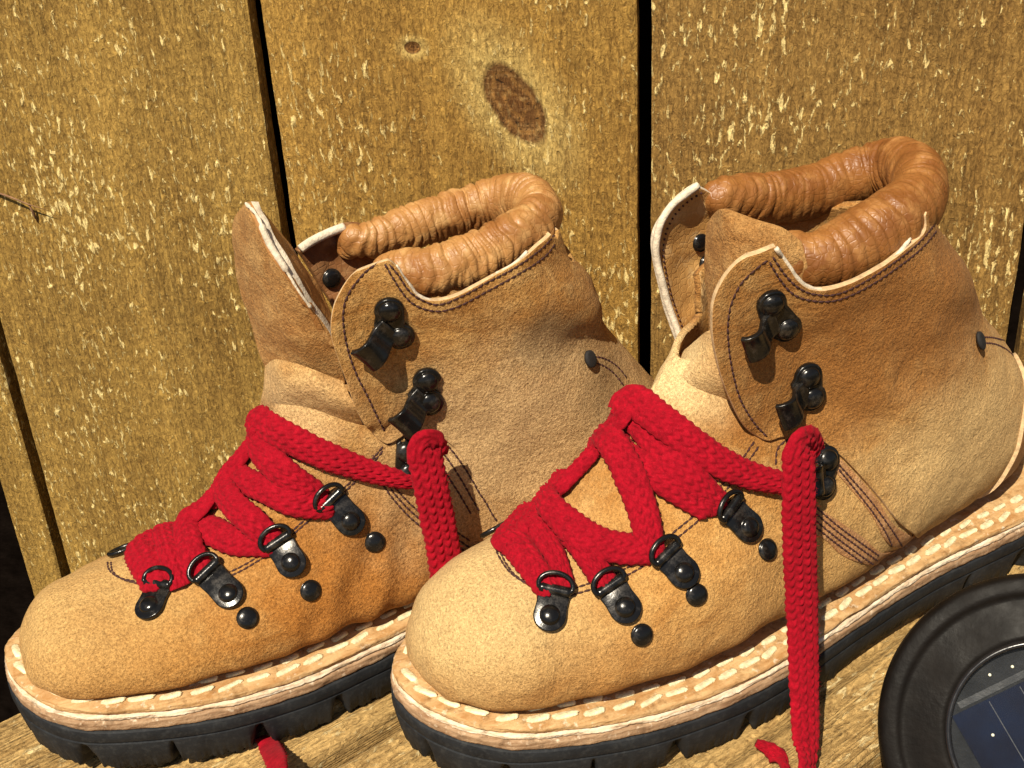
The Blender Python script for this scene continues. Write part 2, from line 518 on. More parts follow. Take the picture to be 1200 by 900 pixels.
class Boot:
    """local frame: x = distance back from the toe, -y = the side towards the camera (w), z up, in mm"""

    def __init__(s, ox, oy, th, near_lateral, prof):
        s.o = V((ox, oy, 0))
        s.th = th
        s.L = V((math.cos(th), math.sin(th), 0))
        s.N = V((math.sin(th), -math.cos(th), 0))
        s.near = LAT if near_lateral else MED
        s.far = FAR
        s.prof = prof
        s.farm = None

    def loc(s, P):               # world mm -> local mm
        q = P - s.o
        return V((q.dot(s.L), -q.dot(s.N), q.z))

    def ray(s, px, py):
        d = (FW + EX * ((px - 600) / FPX) + EY * ((py - 450) / FPX)).normalized()
        o = s.loc(CPOS)
        dl = V((d.dot(s.L), -d.dot(s.N), d.z))
        return o, dl

    def onw(s, px, py, wv):
        o, d = s.ray(px, py)
        t = (-wv - o.y) / d.y
        return o + d * t

    def hit(s, px, py, off=0.0, wdef=0.0, bvh=None):
        o, d = s.ray(px, py)
        h = (bvh or s.bvh).ray_cast(o, d)
        if h[0] is not None:
            return h[0] + h[1] * off, h[1].copy()
        p = s.onw(px, py, wdef)
        q = s.bvh.find_nearest(p)
        return q[0] + q[1] * off, q[1].copy()

    def farp(s, x):
        return 0.70 + 0.3 * max(0.0, min(1.0, (x - 100) / 12.0)) if s.farm is None else s.farm(x)

    def body(s):
        P = s.prof
        K = [row[:4] + row[4:] for row in P]
        A = crom([tuple(r) for r in K], 230)
        nA = 168
        G = []
        for r in A:
            ts, tz, bs, bz, wn, wf, h0, pu, pd = r
            ring = []
            for j in range(nA):
                a = 2 * math.pi * j / nA
                ca, sa = math.cos(a), math.sin(a)
                if sa >= 0:
                    pq = pu if ca > 0 else pu * s.farp(ts)
                    hh = h0 + (1 - h0) * abs(sa) ** (2 / pq)
                    ww = abs(ca) ** (2 / pq)
                else:
                    hh = h0 - h0 * abs(sa) ** (2 / pd)
                    ww = abs(ca) ** (2 / pd)
                W = wn if ca > 0 else wf
                ww *= W * (1 if ca > 0 else -1)
                ring.append(V((bs + (ts - bs) * hh, -ww, bz + (tz - bz) * hh)))
            G.append(ring)
        s.G = G
        V_, F_ = [], []
        for r in G:
            V_ += r
        n = len(G)
        for i in range(n - 1):
            for j in range(nA):
                F_.append((i * nA + j, i * nA + (j + 1) % nA, (i + 1) * nA + (j + 1) % nA, (i + 1) * nA + j))
        F_.append(tuple(reversed(range(nA))))
        # orient outward
        bm = bmesh.new()
        bv = [bm.verts.new(v) for v in V_]
        for f in F_:
            try:
                bm.faces.new([bv[i] for i in f])
            except ValueError:
                pass
        bm.faces.new([bv[(n - 1) * nA + j] for j in range(nA)])
        bmesh.ops.recalc_face_normals(bm, faces=bm.faces)
        bmesh.ops.smooth_vert(bm, verts=[v for v in bm.verts if v.co.x < 20], factor=0.5)
        bm.normal_update()
        for v in bm.verts:            # soft dents and flex creases of worn leather
            p = v.co
            d = 1.5 * fbm((p.x + s.o.x, p.y, p.z), 0.022, 3) + 0.5 * fbm((p.x, p.y + 90, p.z), 0.07, 3)
            fl = math.exp(-((p.x - s.flex[0]) / s.flex[1]) ** 2) * max(0, min(1, (110 - p.z) / 40))
            q = p.x * 0.9 - p.z * 0.35 + 4 * noise.noise(V((p.x, p.y, p.z)) * 0.05)
            d += fl * s.flex[2] * math.sin(q * 0.42)
            v.co = p + v.normal * d
        bm.normal_update()
        s.bvh = BVHTree.FromBMesh(bm)
        s.bm = bm
        return bm

    def lift(s, x, z, side=-1, off=0.0):
        """point of the body surface at side view position (x, z); side -1 = near"""
        h = s.bvh.ray_cast(V((x, side * 200, z)), V((0, -side, 0)))
        if h[0] is None:
            h = s.bvh.find_nearest(V((x, side * 12, z)))
        p, n = h[0] + h[1] * off, h[1]
        if x < 170 and z > 100 and side < 0:
            wm = 26.0 - max(0.0, 112 - z) * 1.0
            if -p.y < wm:
                k = min(1.0, (wm + p.y) / 6.0)
                n = (n * (1 - k) + V((-0.25, -0.95, 0.1)) * k).normalized()
                p = V((x, -wm, z)) + n * off
        return p, n


def prof_right():
    # top s,z ; bottom s,z ; wn, wf, h0, p_up, p_dn
    return [
        (7, 50, 10.5, 43, 7, 7, 0.5, 2.0, 2.0),
        (8, 58, 12, 42, 18, 12, 0.45, 2.1, 2.8),
        (12, 66, 16, 41, 25, 18, 0.38, 2.1, 2.2),
        (18, 74, 22.5, 40, 32, 24, 0.33, 2.1, 2.7),
        (29, 80, 33, 39, 38.5, 29, 0.30, 2.1, 2.8),
        (43, 83, 48, 38, 41.5, 34, 0.30, 2.0, 2.8),
        (58, 88, 64, 37, 46, 35, 0.29, 1.95, 2.4),
        (74, 100, 86, 36, 48.5, 35, 0.27, 1.85, 2.7),
        (90, 113, 112, 36, 48.5, 34, 0.25, 1.8, 2.4),
        (102, 124, 145, 36, 45, 32, 0.25, 1.75, 2.8),
        (110, 131, 185, 36, 41, 32, 0.28, 1.8, 2.6),
        (113, 138, 222, 37, 38, 34, 0.32, 1.85, 2.4),
        (114, 144, 252, 40, 36, 34, 0.36, 1.9, 2.2),
        (111, 150, 269, 52, 35, 34, 0.42, 2.0, 2.2),
        (107, 157, 271, 72, 33, 33, 0.46, 2.1, 2.1),
        (104, 164, 258, 95, 32, 33, 0.50, 2.3, 2.1),
        (102, 171, 240, 116, 32, 33, 0.52, 2.4, 2.2),
        (102, 178, 226, 136, 33, 34, 0.54, 2.5, 2.7),
        (102, 186, 213, 154, 33, 34, 0.54, 2.5, 2.4),
        (102, 194, 203, 172, 33, 34, 0.54, 2.5, 2.4)]


def prof_left():
    return [
        (7, 46, 9, 42, 7, 7, 0.5, 2.0, 2.0),
        (8, 51, 10, 41, 18, 11, 0.45, 2.1, 3.4),
        (12, 57, 13, 41, 26, 17, 0.38, 2.1, 2.2),
        (18, 62, 19.5, 40, 33, 23, 0.33, 2.1, 3.3),
        (29, 65, 30, 39, 38, 28, 0.30, 2.1, 3.4),
        (44, 66, 45, 38, 41.5, 34, 0.30, 2.0, 3.4),
        (62, 71, 64, 37, 44, 36, 0.29, 1.95, 2.4),
        (80, 81, 88, 36, 44.5, 36, 0.27, 1.85, 3.3),
        (96, 97, 114, 36, 43, 35, 0.25, 1.8, 2.4),
        (106, 110, 148, 36, 38, 35, 0.25, 1.75, 2.8),
        (111, 121, 186, 36, 36, 34, 0.28, 1.8, 2.6),
        (115, 128, 222, 37, 35, 34, 0.32, 1.85, 2.4),
        (118, 134, 250, 40, 34, 34, 0.36, 1.9, 2.2),
        (119, 140, 264, 52, 34, 34, 0.42, 2.0, 2.2),
        (120, 147, 262, 72, 33, 33, 0.46, 2.1, 2.1),
        (121, 154, 246, 95, 32, 33, 0.52, 2.3, 2.1),
        (122, 161, 231, 116, 32, 33, 0.54, 2.4, 2.2),
        (123, 168, 224, 134, 33, 33, 0.54, 2.5, 3.3),
        (124, 175, 218, 150, 33, 33, 0.54, 2.5, 2.4),
        (125, 182, 213, 164, 33, 33, 0.54, 2.5, 2.4)]


def outline(b, sc=0.965, inset=0.0, n=170):
    """closed footprint, toe -> near side -> heel -> far side; returns list of (s, w, unit normal)"""
    near = crom([(p[0], p[1]) for p in b.near], n)
    far = crom([(p[0], -p[1]) for p in b.far], n)[::-1]
    P = np.vstack([near[:-1], far[:-1]])
    P[:, 1] *= sc
    nx = np.roll(P, -1, 0) - np.roll(P, 1, 0)
    for _ in range(3):
        nx = (np.roll(nx, 1, 0) + nx * 2 + np.roll(nx, -1, 0)) / 4
    nn = np.stack([-nx[:, 1], nx[:, 0]], 1)
    nn /= np.linalg.norm(nn, axis=1)[:, None]
    c = P.mean(0)
    if ((P - c) * nn).sum() < 0:
        nn = -nn
    Q = P - nn * inset
    return Q, nn


def make_sole(b, root):
    Q0, nn = outline(b)
    n = len(Q0)
    # arc length for lug spacing
    L = np.r_[0, np.cumsum(np.linalg.norm(np.diff(Q0, axis=0), axis=1))]

    def arch(sx):
        if 150 < sx < 212:
            return 3.5 * math.sin((sx - 150) / 62 * math.pi) ** 0.6
        return 0.0

    # --- rubber outsole with lugs: dense ring
    m = 1400
    u = np.linspace(0, L[-1] + np.linalg.norm(Q0[0] - Q0[-1]), m, endpoint=False)
    Lc = np.r_[L, L[-1] + np.linalg.norm(Q0[0] - Q0[-1])]
    Qc = np.vstack([Q0, Q0[:1]])
    Nc = np.vstack([nn, nn[:1]])
    QX = np.interp(u, Lc, Qc[:, 0]); QY = np.interp(u, Lc, Qc[:, 1])
    NX = np.interp(u, Lc, Nc[:, 0]); NY = np.interp(u, Lc, Nc[:, 1])
    rs = random.Random(5 + int(b.o.x))
    pitch = 29.0
    zt = 28.0
    G = []
    for i in range(m):
        sx = QX[i]
        sp = zspring(sx)
        ph = (u[i] % pitch) / pitch
        idx = int(u[i] // pitch)
        # notch between lugs: tapered slot
        nw = 0.11 + 0.05 * math.sin(idx * 2.3)
        d = abs(ph - 0.5)
        dep = 0.0
        if d < nw:
            dep = min(1.0, (nw - d) / (nw * 0.8))
        ar = arch(sx)
        hn = 0.0 if ar > 1 else 7.0 * dep
        zb = 10.0 + sp * 0.9 + ar + hn + (0.5 * math.sin(u[i] * 0.9 + idx) if ar <= 1 else 0.4 * noise.noise(V((u[i] * .3, 0, 0))))
        zb += 0.7 * noise.noise(V((u[i] * 1.1, 3, 0))) + (0.9 if (u[i] * 0.37) % 1 < 0.12 else 0)
        inb = 3.0 * dep if ar <= 1 else 0
        levels = [(zt + sp, -1.0), (zt - 0.6 + sp, 0.0), (zt - 4.5 + sp, 0.3), (zt - 5.0 + sp, -0.6),
                  (zt - 5.6 + sp, 0.2), (min(zt - 6.5 + sp, max(zb + 3, 17 + sp * .9)), -0.6 - inb * 0.5), (zb + 0.9, -1.6 - inb), (zb, -2.6 - inb)]
        ring = []
        for (z, o) in levels:
            wob = 0.25 * noise.noise(V((u[i] * 0.05, z * 0.2, 1)))
            ring.append((QX[i] + NX[i] * (o + wob), -(QY[i] + NY[i] * (o + wob)), z))
        G.append(ring)
    mb = MB()
    mb.grid(G, closed_u=True)
    # bottom: inward ring and fill, top: fill
    cx = 140.0
    kb = len(mb.v)
    for i in range(m):
        p = G[i][-1]
        mb.v.append((p[0] + (cx - p[0]) * 0.10, p[1] * 0.80, p[2] + 1))
    for i in range(m):
        j = (i + 1) % m
        mb.f.append((i * 8 + 7, kb + i, kb + j, j * 8 + 7))
    mb.f.append(tuple(kb + i for i in range(m)))
    mb.f.append(tuple(i * 8 for i in range(m)))
    o = mb.build('outsole', M['rubber'], root)
    fix_normals(o)
    bevel(o, 0.25, 1, 50)
    # --- leather midsole and welt layers
    def layer(name, z0, z1, out0, mat, seed, inn=None, noise_a=0.5):
        G = []
        mm_ = 700
        uu = np.linspace(0, Lc[-1], mm_, endpoint=False)
        for i in range(mm_):
            x = np.interp(uu[i], Lc, Qc[:, 0]); y = np.interp(uu[i], Lc, Qc[:, 1])
            ax = np.interp(uu[i], Lc, Nc[:, 0]); ay = np.interp(uu[i], Lc, Nc[:, 1])
            sp = zspring(x)
            rg = []
            lv = [(z0, -14), (z0, out0 - 0.6), (z0 + 0.5, out0)]
            k = 4
            for q in range(1, k):
                lv.append((z0 + 0.5 + (z1 - z0 - 1.0) * q / k, out0))
            lv += [(z1 - 0.5, out0), (z1, out0 - 0.7)]
            if inn is None:
                lv += [(z1, -14)]
            else:
                lv += [(z1 + 0.2, out0 - 3), (z1 + inn * 0.3, out0 - 6), (z1 + inn, -12)]
            for (z, oo) in lv:
                wb = noise_a * noise.noise(V((uu[i] * 0.12, z * 0.6, seed))) + noise_a * 0.5 * noise.noise(V((uu[i] * 0.7, z * 2.0, seed)))
                zz = z + 0.35 * noise_a * noise.noise(V((uu[i] * 0.25, z * 3, seed + 9)))
                rg.append((x + ax * (oo + wb), -(y + ay * (oo + wb)), zz + sp))
            G.append(rg)
        mb = MB()
        mb.grid(G, closed_u=True)
        nvv = len(G[0])
        mb.f.append(tuple(i * nvv for i in range(mm_)))
        mb.f.append(tuple(i * nvv + nvv - 1 for i in range(mm_)))
        o = mb.build(name, mat, root)
        fix_normals(o)
        return o
    layer('midsole', 28.05, 31.9, -0.3, M['welt_side'], 2.0)
    layer('midsole', 31.95, 34.0, -0.9, M['welt_pale'], 5.0, None, 0.8)
    layer('welt', 34.05, 36.6, -1.4, M['welt_top'], 8.0, 1.2, 0.6)


def capsule(l, r, k=8, flat=0.7):
    mb = MB()
    rows = [(-l / 2, 0.15), (-l / 2 + r * 0.35, 0.7), (-l / 2 + r, 1.0), (0, 1.08), (l / 2 - r, 1.0), (l / 2 - r * 0.35, 0.7), (l / 2, 0.15)]
    G = [[(x, math.cos(2 * math.pi * j / k) * r * q, math.sin(2 * math.pi * j / k) * r * q * flat) for j in range(k)] for x, q in rows]
    mb.grid(G, closed_v=True, caps=True)
    return mb


def frame_matrix(p, t, n):
    t = (t - n * t.dot(n)).normalized()
    b = n.cross(t)
    return Matrix(((t.x, b.x, n.x, p.x * MM), (t.y, b.y, n.y, p.y * MM), (t.z, b.z, n.z, p.z * MM), (0, 0, 0, 1)))


def welt_stitches(b, root):
    proto = [None] * 4
    rs = random.Random(3)
    me = []
    for q in range(5):
        mb = capsule(1, 1)
        mb.v = [(x * (1 + 0.1 * rs.uniform(-1, 1)), y * (1 + 0.15 * rs.uniform(-1, 1)), z * (1 + 0.2 * rs.uniform(-1, 1))) for x, y, z in capsule(8.6, 1.2 + 0.08 * q, 8, 0.5).v]
        o = mb.build('welt_stitch', M['cream'], root)
        me.append(o.data)
        bpy.data.objects.remove(o)
    for (inset, ln, zz, jit) in ((5.6, 1.0, 36.8, 0.8), (10.2, 0.82, 37.4, 0.8)):
        Q, nn = outline(b, 0.965, inset, 300)
        Qo, _ = outline(b, 0.965, 0.0, 300)
        # only the run that leaves the toe; both sides
        L = np.r_[0, np.cumsum(np.linalg.norm(np.diff(Q, axis=0), axis=1))]
        pitch = 9.6
        k = int(L[-1] / pitch)
        for i in range(k):
            u = (i + (0.5 if inset > 6 else 0.0)) * pitch + rs.uniform(-0.5, 0.5)
            x = np.interp(u, L, Q[:, 0]); y = np.interp(u, L, Q[:, 1])
            x2 = np.interp(u + 1, L, Q[:, 0]); y2 = np.interp(u + 1, L, Q[:, 1])
            if y < 0 and x > 40:          # far side: nothing of it can be seen past the boot
                continue
            t = V((x2 - x, -(y2 - y), 0)).normalized()
            ang = rs.uniform(-0.2, 0.2) + 0.12
            t = Matrix.Rotation(ang, 3, 'Z') @ t
            xo = np.interp(u, L, Qo[:, 0])
            p = V((x, -y, zz + zspring(xo) + rs.uniform(-0.1, 0.15)))
            p.x += rs.uniform(-jit, jit) * 0.5
            p.y += rs.uniform(-jit, jit) * 0.5
            o = bpy.data.objects.new('welt_stitch', rs.choice(me))
            COL.objects.link(o)
            o.parent = root
            sc = ln * rs.uniform(0.88, 1.1)
            o.matrix_local = frame_matrix(p, t, V((0, 0, 1))) @ Matrix.Diagonal((sc, rs.uniform(.85, 1.1), 1, 1))


def dome(r, h, rings=6, k=20, skirt=0.6):
    mb = MB()
    G = []
    G.append([(math.cos(2 * math.pi * j / k) * r * 1.0, math.sin(2 * math.pi * j / k) * r * 1.0, -0.6) for j in range(k)])
    G.append([(math.cos(2 * math.pi * j / k) * r * 1.0, math.sin(2 * math.pi * j / k) * r * 1.0, skirt * 0.6) for j in range(k)])
    for i in range(rings + 1):
        a = i / rings * math.pi / 2
        rr = r * math.cos(a) * 0.97 + 0.01
        z = skirt * 0.6 + h * math.sin(a)
        G.append([(math.cos(2 * math.pi * j / k) * rr, math.sin(2 * math.pi * j / k) * rr, z) for j in range(k)])
    mb.grid(G, closed_v=True, caps=True)
    return mb


def plate(outline2, z0, z1):
    n = len(outline2)
    vs = [(x, y, z0) for x, y in outline2] + [(x, y, z1) for x, y in outline2]
    fs = [tuple(range(n))[::-1], tuple(range(n, 2 * n))]
    fs += [(i, (i + 1) % n, n + (i + 1) % n, n + i) for i in range(n)]
    return vs, fs


def place(o, p, t, n):
    o.matrix_local = frame_matrix(p, t, n)
    return o


def d_ring(b, root, riv, top, ringw=10.6, part='lace_ring'):
    """plate with a rivet, pointing towards the lace, and a D shaped wire ring"""
    p, n = b.hit(*riv, off=0.5)
    q, n2 = b.hit(*top, off=1.0)
    n = (n + n2).normalized()
    t = q - p
    t = (t - n * t.dot(n))
    ln = max(6.0, t.length)
    t.normalize()
    hw = 5.1
    # plate outline: round at the rivet, flares at the ring; t = +x
    ol = []
    for i in range(13):
        a = math.pi / 2 + math.pi * i / 12
        ol.append((math.cos(a) * 5.2, math.sin(a) * 5.2))
    ol += [(ln * 0.45, -4.9), (ln - 0.5, -5.2), (ln + 0.3, -5.0)]
    ol += [(ln + 0.3, 5.0), (ln - 0.5, 5.2), (ln * 0.45, 4.9)]
    mb = MB()
    vs, fs = plate(ol, 0.0, 1.3)
    mb.add(vs, fs)
    base = place(mb.build(part, M['metal'], root, True), p, t, n)
    bevel(base, 0.4, 2)
    # rolled end holding the ring
    mb = MB()
    G = []
    for j in range(9):
        y = -5.1 + 10.2 * j / 8
        G.append([(ln + 0.2 + math.cos(a) * 1.75, y, 1.5 + math.sin(a) * 1.75) for a in [2 * math.pi * k / 12 for k in range(12)]])
    mb.grid(G, closed_v=True, caps=True)
    ro = mb.build('rolled_end', M['metal'], base)
    bevel(ro, 0.3, 1)
    dm = dome(3.3, 1.6)
    dm.v = [(x, y, z + 1.2) for x, y, z in dm.v]
    dm.build('rivet', M['metal'], base)
    mb = MB()
    G = []
    mb.tube([(5.1 * math.cos(a), 5.1 * math.sin(a), 1.25) for a in [2 * math.pi * k / 26 for k in range(27)]][:27], 0.35, 6, False)
    mb.v = [(x * 0.93, y * 0.93, z) for x, y, z in mb.v]
    # D ring wire
    w2 = ringw / 2
    path = []
    for i in range(25):
        a = -math.pi * 0.62 + 2 * math.pi * 0.62 * i / 24
        path.append((ln + 1.4 + math.cos(a) * 3.6, math.sin(a) * w2 * 1.02, 3.0 + 1.0 * math.cos(a)))
    path = [(ln + 0.2, -w2 * 0.72, 1.5)] + path + [(ln + 0.2, w2 * 0.72, 1.5)]
    mb2 = MB()
    C = crom(path, 44)
    C = np.vstack([C, C[:1]])
    mb2.tube([tuple(c) for c in C], 0.85, 8, False)
    mb2.build('wire_loop', M['metal'], base)
    return base


def stud(b, root, px, r=3.7):
    p, n = b.hit(*px, off=0.2)
    o = dome(r, 1.4).build('stud', M['metal'], root)
    return place(o, p, n.orthogonal(), n)


def speed_hook(b, root, d1, d2, curl, bvh=None, show_curl=True, flare=1.0):
    p1, n1 = b.hit(*d1, off=1.6, bvh=bvh)
    p2, n2 = b.hit(*d2, off=1.6, bvh=bvh)
    pc, n3 = b.hit(*curl, off=1.6, bvh=bvh)
    n = (n1 + n2 + n3).normalized()
    mid = (p1 + p2) / 2
    t = (pc - mid)
    t = (t - n * t.dot(n))
    ln = t.length
    t.normalize()
    bb = n.cross(t)
    y1 = (p1 - mid).dot(bb)
    y2 = (p2 - mid).dot(bb)
    x1 = (p1 - mid).dot(t)
    x2 = (p2 - mid).dot(t)
    # base: two lobes and a neck, convex-ish outline built from circles
    mb = MB()
    ol = []
    ymax, ymin = max(y1, y2), min(y1, y2)
    xa = x1 if y1 > y2 else x2
    xb = x2 if y1 > y2 else x1
    r = 4.9
    for i in range(11):
        a = math.radians(20 + 190 * i / 10)
        ol.append((xa + math.cos(a) * r, ymax + math.sin(a) * r))
    for i in range(11):
        a = math.radians(150 + 190 * i / 10)
        ol.append((xb + math.cos(a) * r, ymin + math.sin(a) * r))
    ol += [(ln * 0.6, -4.2), (ln * 0.6, 4.2)]
    # keep one winding by angle round the centre
    cx = sum(p[0] for p in ol) / len(ol); cy = sum(p[1] for p in ol) / len(ol)
    ol.sort(key=lambda p: math.atan2(p[1] - cy, p[0] - cx))
    vs, fs = plate(ol, -1.4, 0.6)
    mb.add(vs, fs)
    base = place(mb.build('speed_hook', M['metal'], root), mid, t, n)
    bevel(base, 0.5, 2)
    for (x, y) in ((x1, y1), (x2, y2)):
        dm = dome(3.9, 2.1, 7, 24)
        dm.v = [(a + x, c + y, z + 0.1) for a, c, z in dm.v]
        dm.build('rivet', M['metal'], base)
    if show_curl:
        # the hook itself: a strap that rises, turns over and flares sideways
        ln = min(ln, 9.0)
        path = [(ln * 0.15, 0.5), (ln * 0.50, 1.2), (ln * 0.72, 2.8), (ln * 0.86, 4.8), (ln * 0.95 + 1.2, 6.3), (ln * 1.05 + 3.2, 6.2), (ln * 1.1 + 4.8, 4.9)]
        C = crom(path, 20)
        wd = np.interp(np.linspace(0, 1, 20), [0, 0.35, 0.55, 0.8, 1], [4.4, 4.4, 4.6, 5.0, 5.3]) * flare
        top, bot = [], []
        G = []
        for i in range(20):
            tx, tz = (C[min(i + 1, 19)] - C[max(i - 1, 0)])
            l = math.hypot(tx, tz); nx, nz = -tz / l, tx / l
            up_, dn_ = [], []
            for j in range(9):
                v = -1 + 2 * j / 8
                sag = 0.7 * (v * v) * np.interp(i / 19, [0, 0.45, 1], [0, 0.3, 1])
                y = v * wd[i]
                up_.append((C[i, 0] + nx * 0.95, y, C[i, 1] + nz * 0.95 + sag))
                dn_.append((C[i, 0] - nx * 0.75, y, C[i, 1] - nz * 0.75 + sag))
            G.append(up_ + dn_[::-1])
        mb = MB()
        mb.grid(G, closed_v=True, caps=True)
        hk = mb.build('hook', M['metal'], base)
        bevel(hk, 0.35, 2)
    return base


def stitch_row(b, mb, pts, bvh=None, off=0.0, pitch=2.3, r=0.4, ln=2.15, pxd=True, wdef=30):
    """dark machine stitches along a picture line laid on the leather"""
    C = crom(pts, max(3, int(sum(math.dist(pts[i], pts[i + 1]) for i in range(len(pts) - 1)) / 3)))
    P, Nn = [], []
    for c in C:
        p, n = b.hit(c[0], c[1], off, wdef, bvh)
        P.append(np.array(p)); Nn.append(np.array(n))
    P = np.array(P); Nn = np.array(Nn)
    # drop jumps
    L = np.r_[0, np.cumsum(np.linalg.norm(np.diff(P, axis=0), axis=1))]
    u = 0.5
    while u + ln < L[-1]:
        a = V([np.interp(u, L, P[:, k]) for k in range(3)])
        e = V([np.interp(u + ln, L, P[:, k]) for k in range(3)])
        n = V([np.interp(u, L, Nn[:, k]) for k in range(3)]).normalized()
        if (e - a).length < ln * 1.3 and (e - a).length > 0.3:
            t = (e - a).normalized()
            side = n.cross(t)
            m = (a + e) / 2 + n * 0.05
            jit = side * random.uniform(-0.08, 0.08)
            q = [a + jit - n * 0.12, m + n * 0.05, e - jit - n * 0.12]
            G = []
            for pnt, rr in zip(q, (0.75, 1.0, 0.75)):
                G.append([pnt + side * math.cos(g) * r * rr + n * math.sin(g) * r * 0.8 * rr for g in (0, 1.05, 2.1, 3.14, 4.7)])
            mb.grid(G, closed_v=True, caps=True)
        u += pitch


def patch(b, name, poly, root, mat, off=1.6, thick=1.5, step=3.0, side=-1, rimmat=None, wdef=20, local=False, bulge=None, inner=None):
    """leather piece cut to a traced outline and laid over the body, with thickness and a pale cut edge"""
    if local:
        L2 = [(p[0], p[1]) for p in poly]
    else:
        L2 = []
        for c in poly:
            if len(c) == 3:
                p = b.onw(c[0], c[1], c[2])
            else:
                p, _ = b.hit(c[0], c[1], 0, wdef)
            L2.append((p.x, p.z))
    L2 = [tuple(p) for p in crom(L2 + [L2[0]], int(len(L2) * 8))][:-1]
    # dense boundary
    n = len(L2)
    xs = [p[0] for p in L2]; zs = [p[1] for p in L2]
    from mathutils.geometry import intersect_point_line

    def inside(x, z):
        c = False
        j = n - 1
        for i in range(n):
            xi, zi = L2[i]; xj, zj = L2[j]
            if (zi > z) != (zj > z) and x < (xj - xi) * (z - zi) / (zj - zi) + xi:
                c = not c
            j = i
        return c
    B = np.array(L2)
    pts = [V(p) for p in L2]
    edges = [(i, (i + 1) % n) for i in range(n)]
    x = min(xs)
    row = 0
    while x < max(xs):
        z = min(zs) + (step / 2 if row % 2 else 0)
        while z < max(zs):
            if inside(x, z) and np.hypot(B[:, 0] - x, B[:, 1] - z).min() > step * 0.45:
                pts.append(V((x, z)))
            z += step
        x += step * 0.87
        row += 1
    r = delaunay_2d_cdt(pts, edges, [list(range(n))], 1, 1e-5)
    v2, e2, f2 = r[0], r[1], r[2]
    top, nor = [], []
    for v in v2:
        p, nn = b.lift(v.x, v.y, side, 0.0)
        extra = bulge(v.x, v.y) if bulge else 0.0
        top.append(V(p)); nor.append((V(nn), off + extra))
    nv = len(top)
    vs = []
    for p, (nn, o_) in zip(top, nor):
        vs.append(p + nn * o_)
    for p, (nn, o_) in zip(top, nor):
        vs.append(p + nn * (o_ - thick))
    fs, fm = [], []
    ec = {}
    for f in f2:
        fs.append(tuple(f)); fm.append(0)
        fs.append(tuple(nv + i for i in reversed(f))); fm.append(0 if inner is None else 2)
        for i in range(len(f)):
            a, c = f[i], f[(i + 1) % len(f)]
            k = (min(a, c), max(a, c))
            ec.setdefault(k, []).append((a, c))
    for k, l in ec.items():
        if len(l) == 1:
            a, c = l[0]
            fs.append((c, a, a + nv, c + nv)); fm.append(1)
    mats = [mat, rimmat or mat] + ([inner] if inner else [])
    o = mesh_obj(name, vs, fs, None, root, True, mats, fm)
    fix_normals(o)
    bv = o.modifiers.new('bevel', 'BEVEL')
    bv.width = 0.35 * MM
    bv.segments = 2
    bv.limit_method = 'ANGLE'
    bv.angle_limit = math.radians(45)
    # surface for things laid on top of it
    return o, BVHTree.FromPolygons([tuple(v) for v in vs[:nv]], [tuple(f) for f in f2])


def sheet(b, name, rows, root, mat, thick=2.0, nu=40, nv=30, rim=None, wr=None, inner=None):
    """free leather sheet through rows of (px, py, w) control points"""
    R = []
    for r in rows:
        pts = [tuple(b.onw(*c)) for c in r]
        R.append(crom(pts, nv))
    R = np.array(R)
    G = np.array([crom([tuple(R[i, j]) for i in range(len(rows))], nu) for j in range(nv)])   # nv x nu x 3
    G = G.transpose(1, 0, 2)
    du = np.gradient(G, axis=0); dv = np.gradient(G, axis=1)
    nn = np.cross(du, dv)
    nn /= np.linalg.norm(nn, axis=2)[..., None] + 1e-9
    # face the camera
    c = np.array(b.loc(CPOS))
    if ((c - G) * nn).sum() < 0:
        nn = -nn
    for i in range(nu):
        for j in range(nv):
            d = 0.7 * fbm(tuple(G[i, j]), 0.06, 3)
            if wr:
                d += wr(i / (nu - 1), j / (nv - 1), G[i, j])
            G[i, j] += nn[i, j] * d
    Bk = G - nn * thick
    vs = [tuple(p) for p in G.reshape(-1, 3)] + [tuple(p) for p in Bk.reshape(-1, 3)]
    N0 = nu * nv
    fs, fm = [], []
    for i in range(nu - 1):
        for j in range(nv - 1):
            a = i * nv + j
            fs.append((a, a + nv, a + nv + 1, a + 1)); fm.append(0)
            fs.append((N0 + a, N0 + a + 1, N0 + a + nv + 1, N0 + a + nv)); fm.append(2 if inner else 0)
    def edge(seq):
        for k in range(len(seq) - 1):
            fs.append((seq[k], seq[k + 1], seq[k + 1] + N0, seq[k] + N0)); fm.append(1)
    edge([j for j in range(nv)])
    edge([(nu - 1) * nv + j for j in range(nv)])
    edge([i * nv for i in range(nu)])
    edge([i * nv + nv - 1 for i in range(nu)])
    o = mesh_obj(name, vs, fs, None, root, True, [mat, rim or mat] + ([inner] if inner else []), fm)
    fix_normals(o)
    bv = o.modifiers.new('bevel', 'BEVEL')
    bv.width = 0.3 * MM; bv.segments = 2; bv.limit_method = 'ANGLE'; bv.angle_limit = math.radians(50)
    return o, BVHTree.FromPolygons(vs[:N0], [f for f, m_ in zip(fs, fm) if m_ == 0 and max(f) < N0])


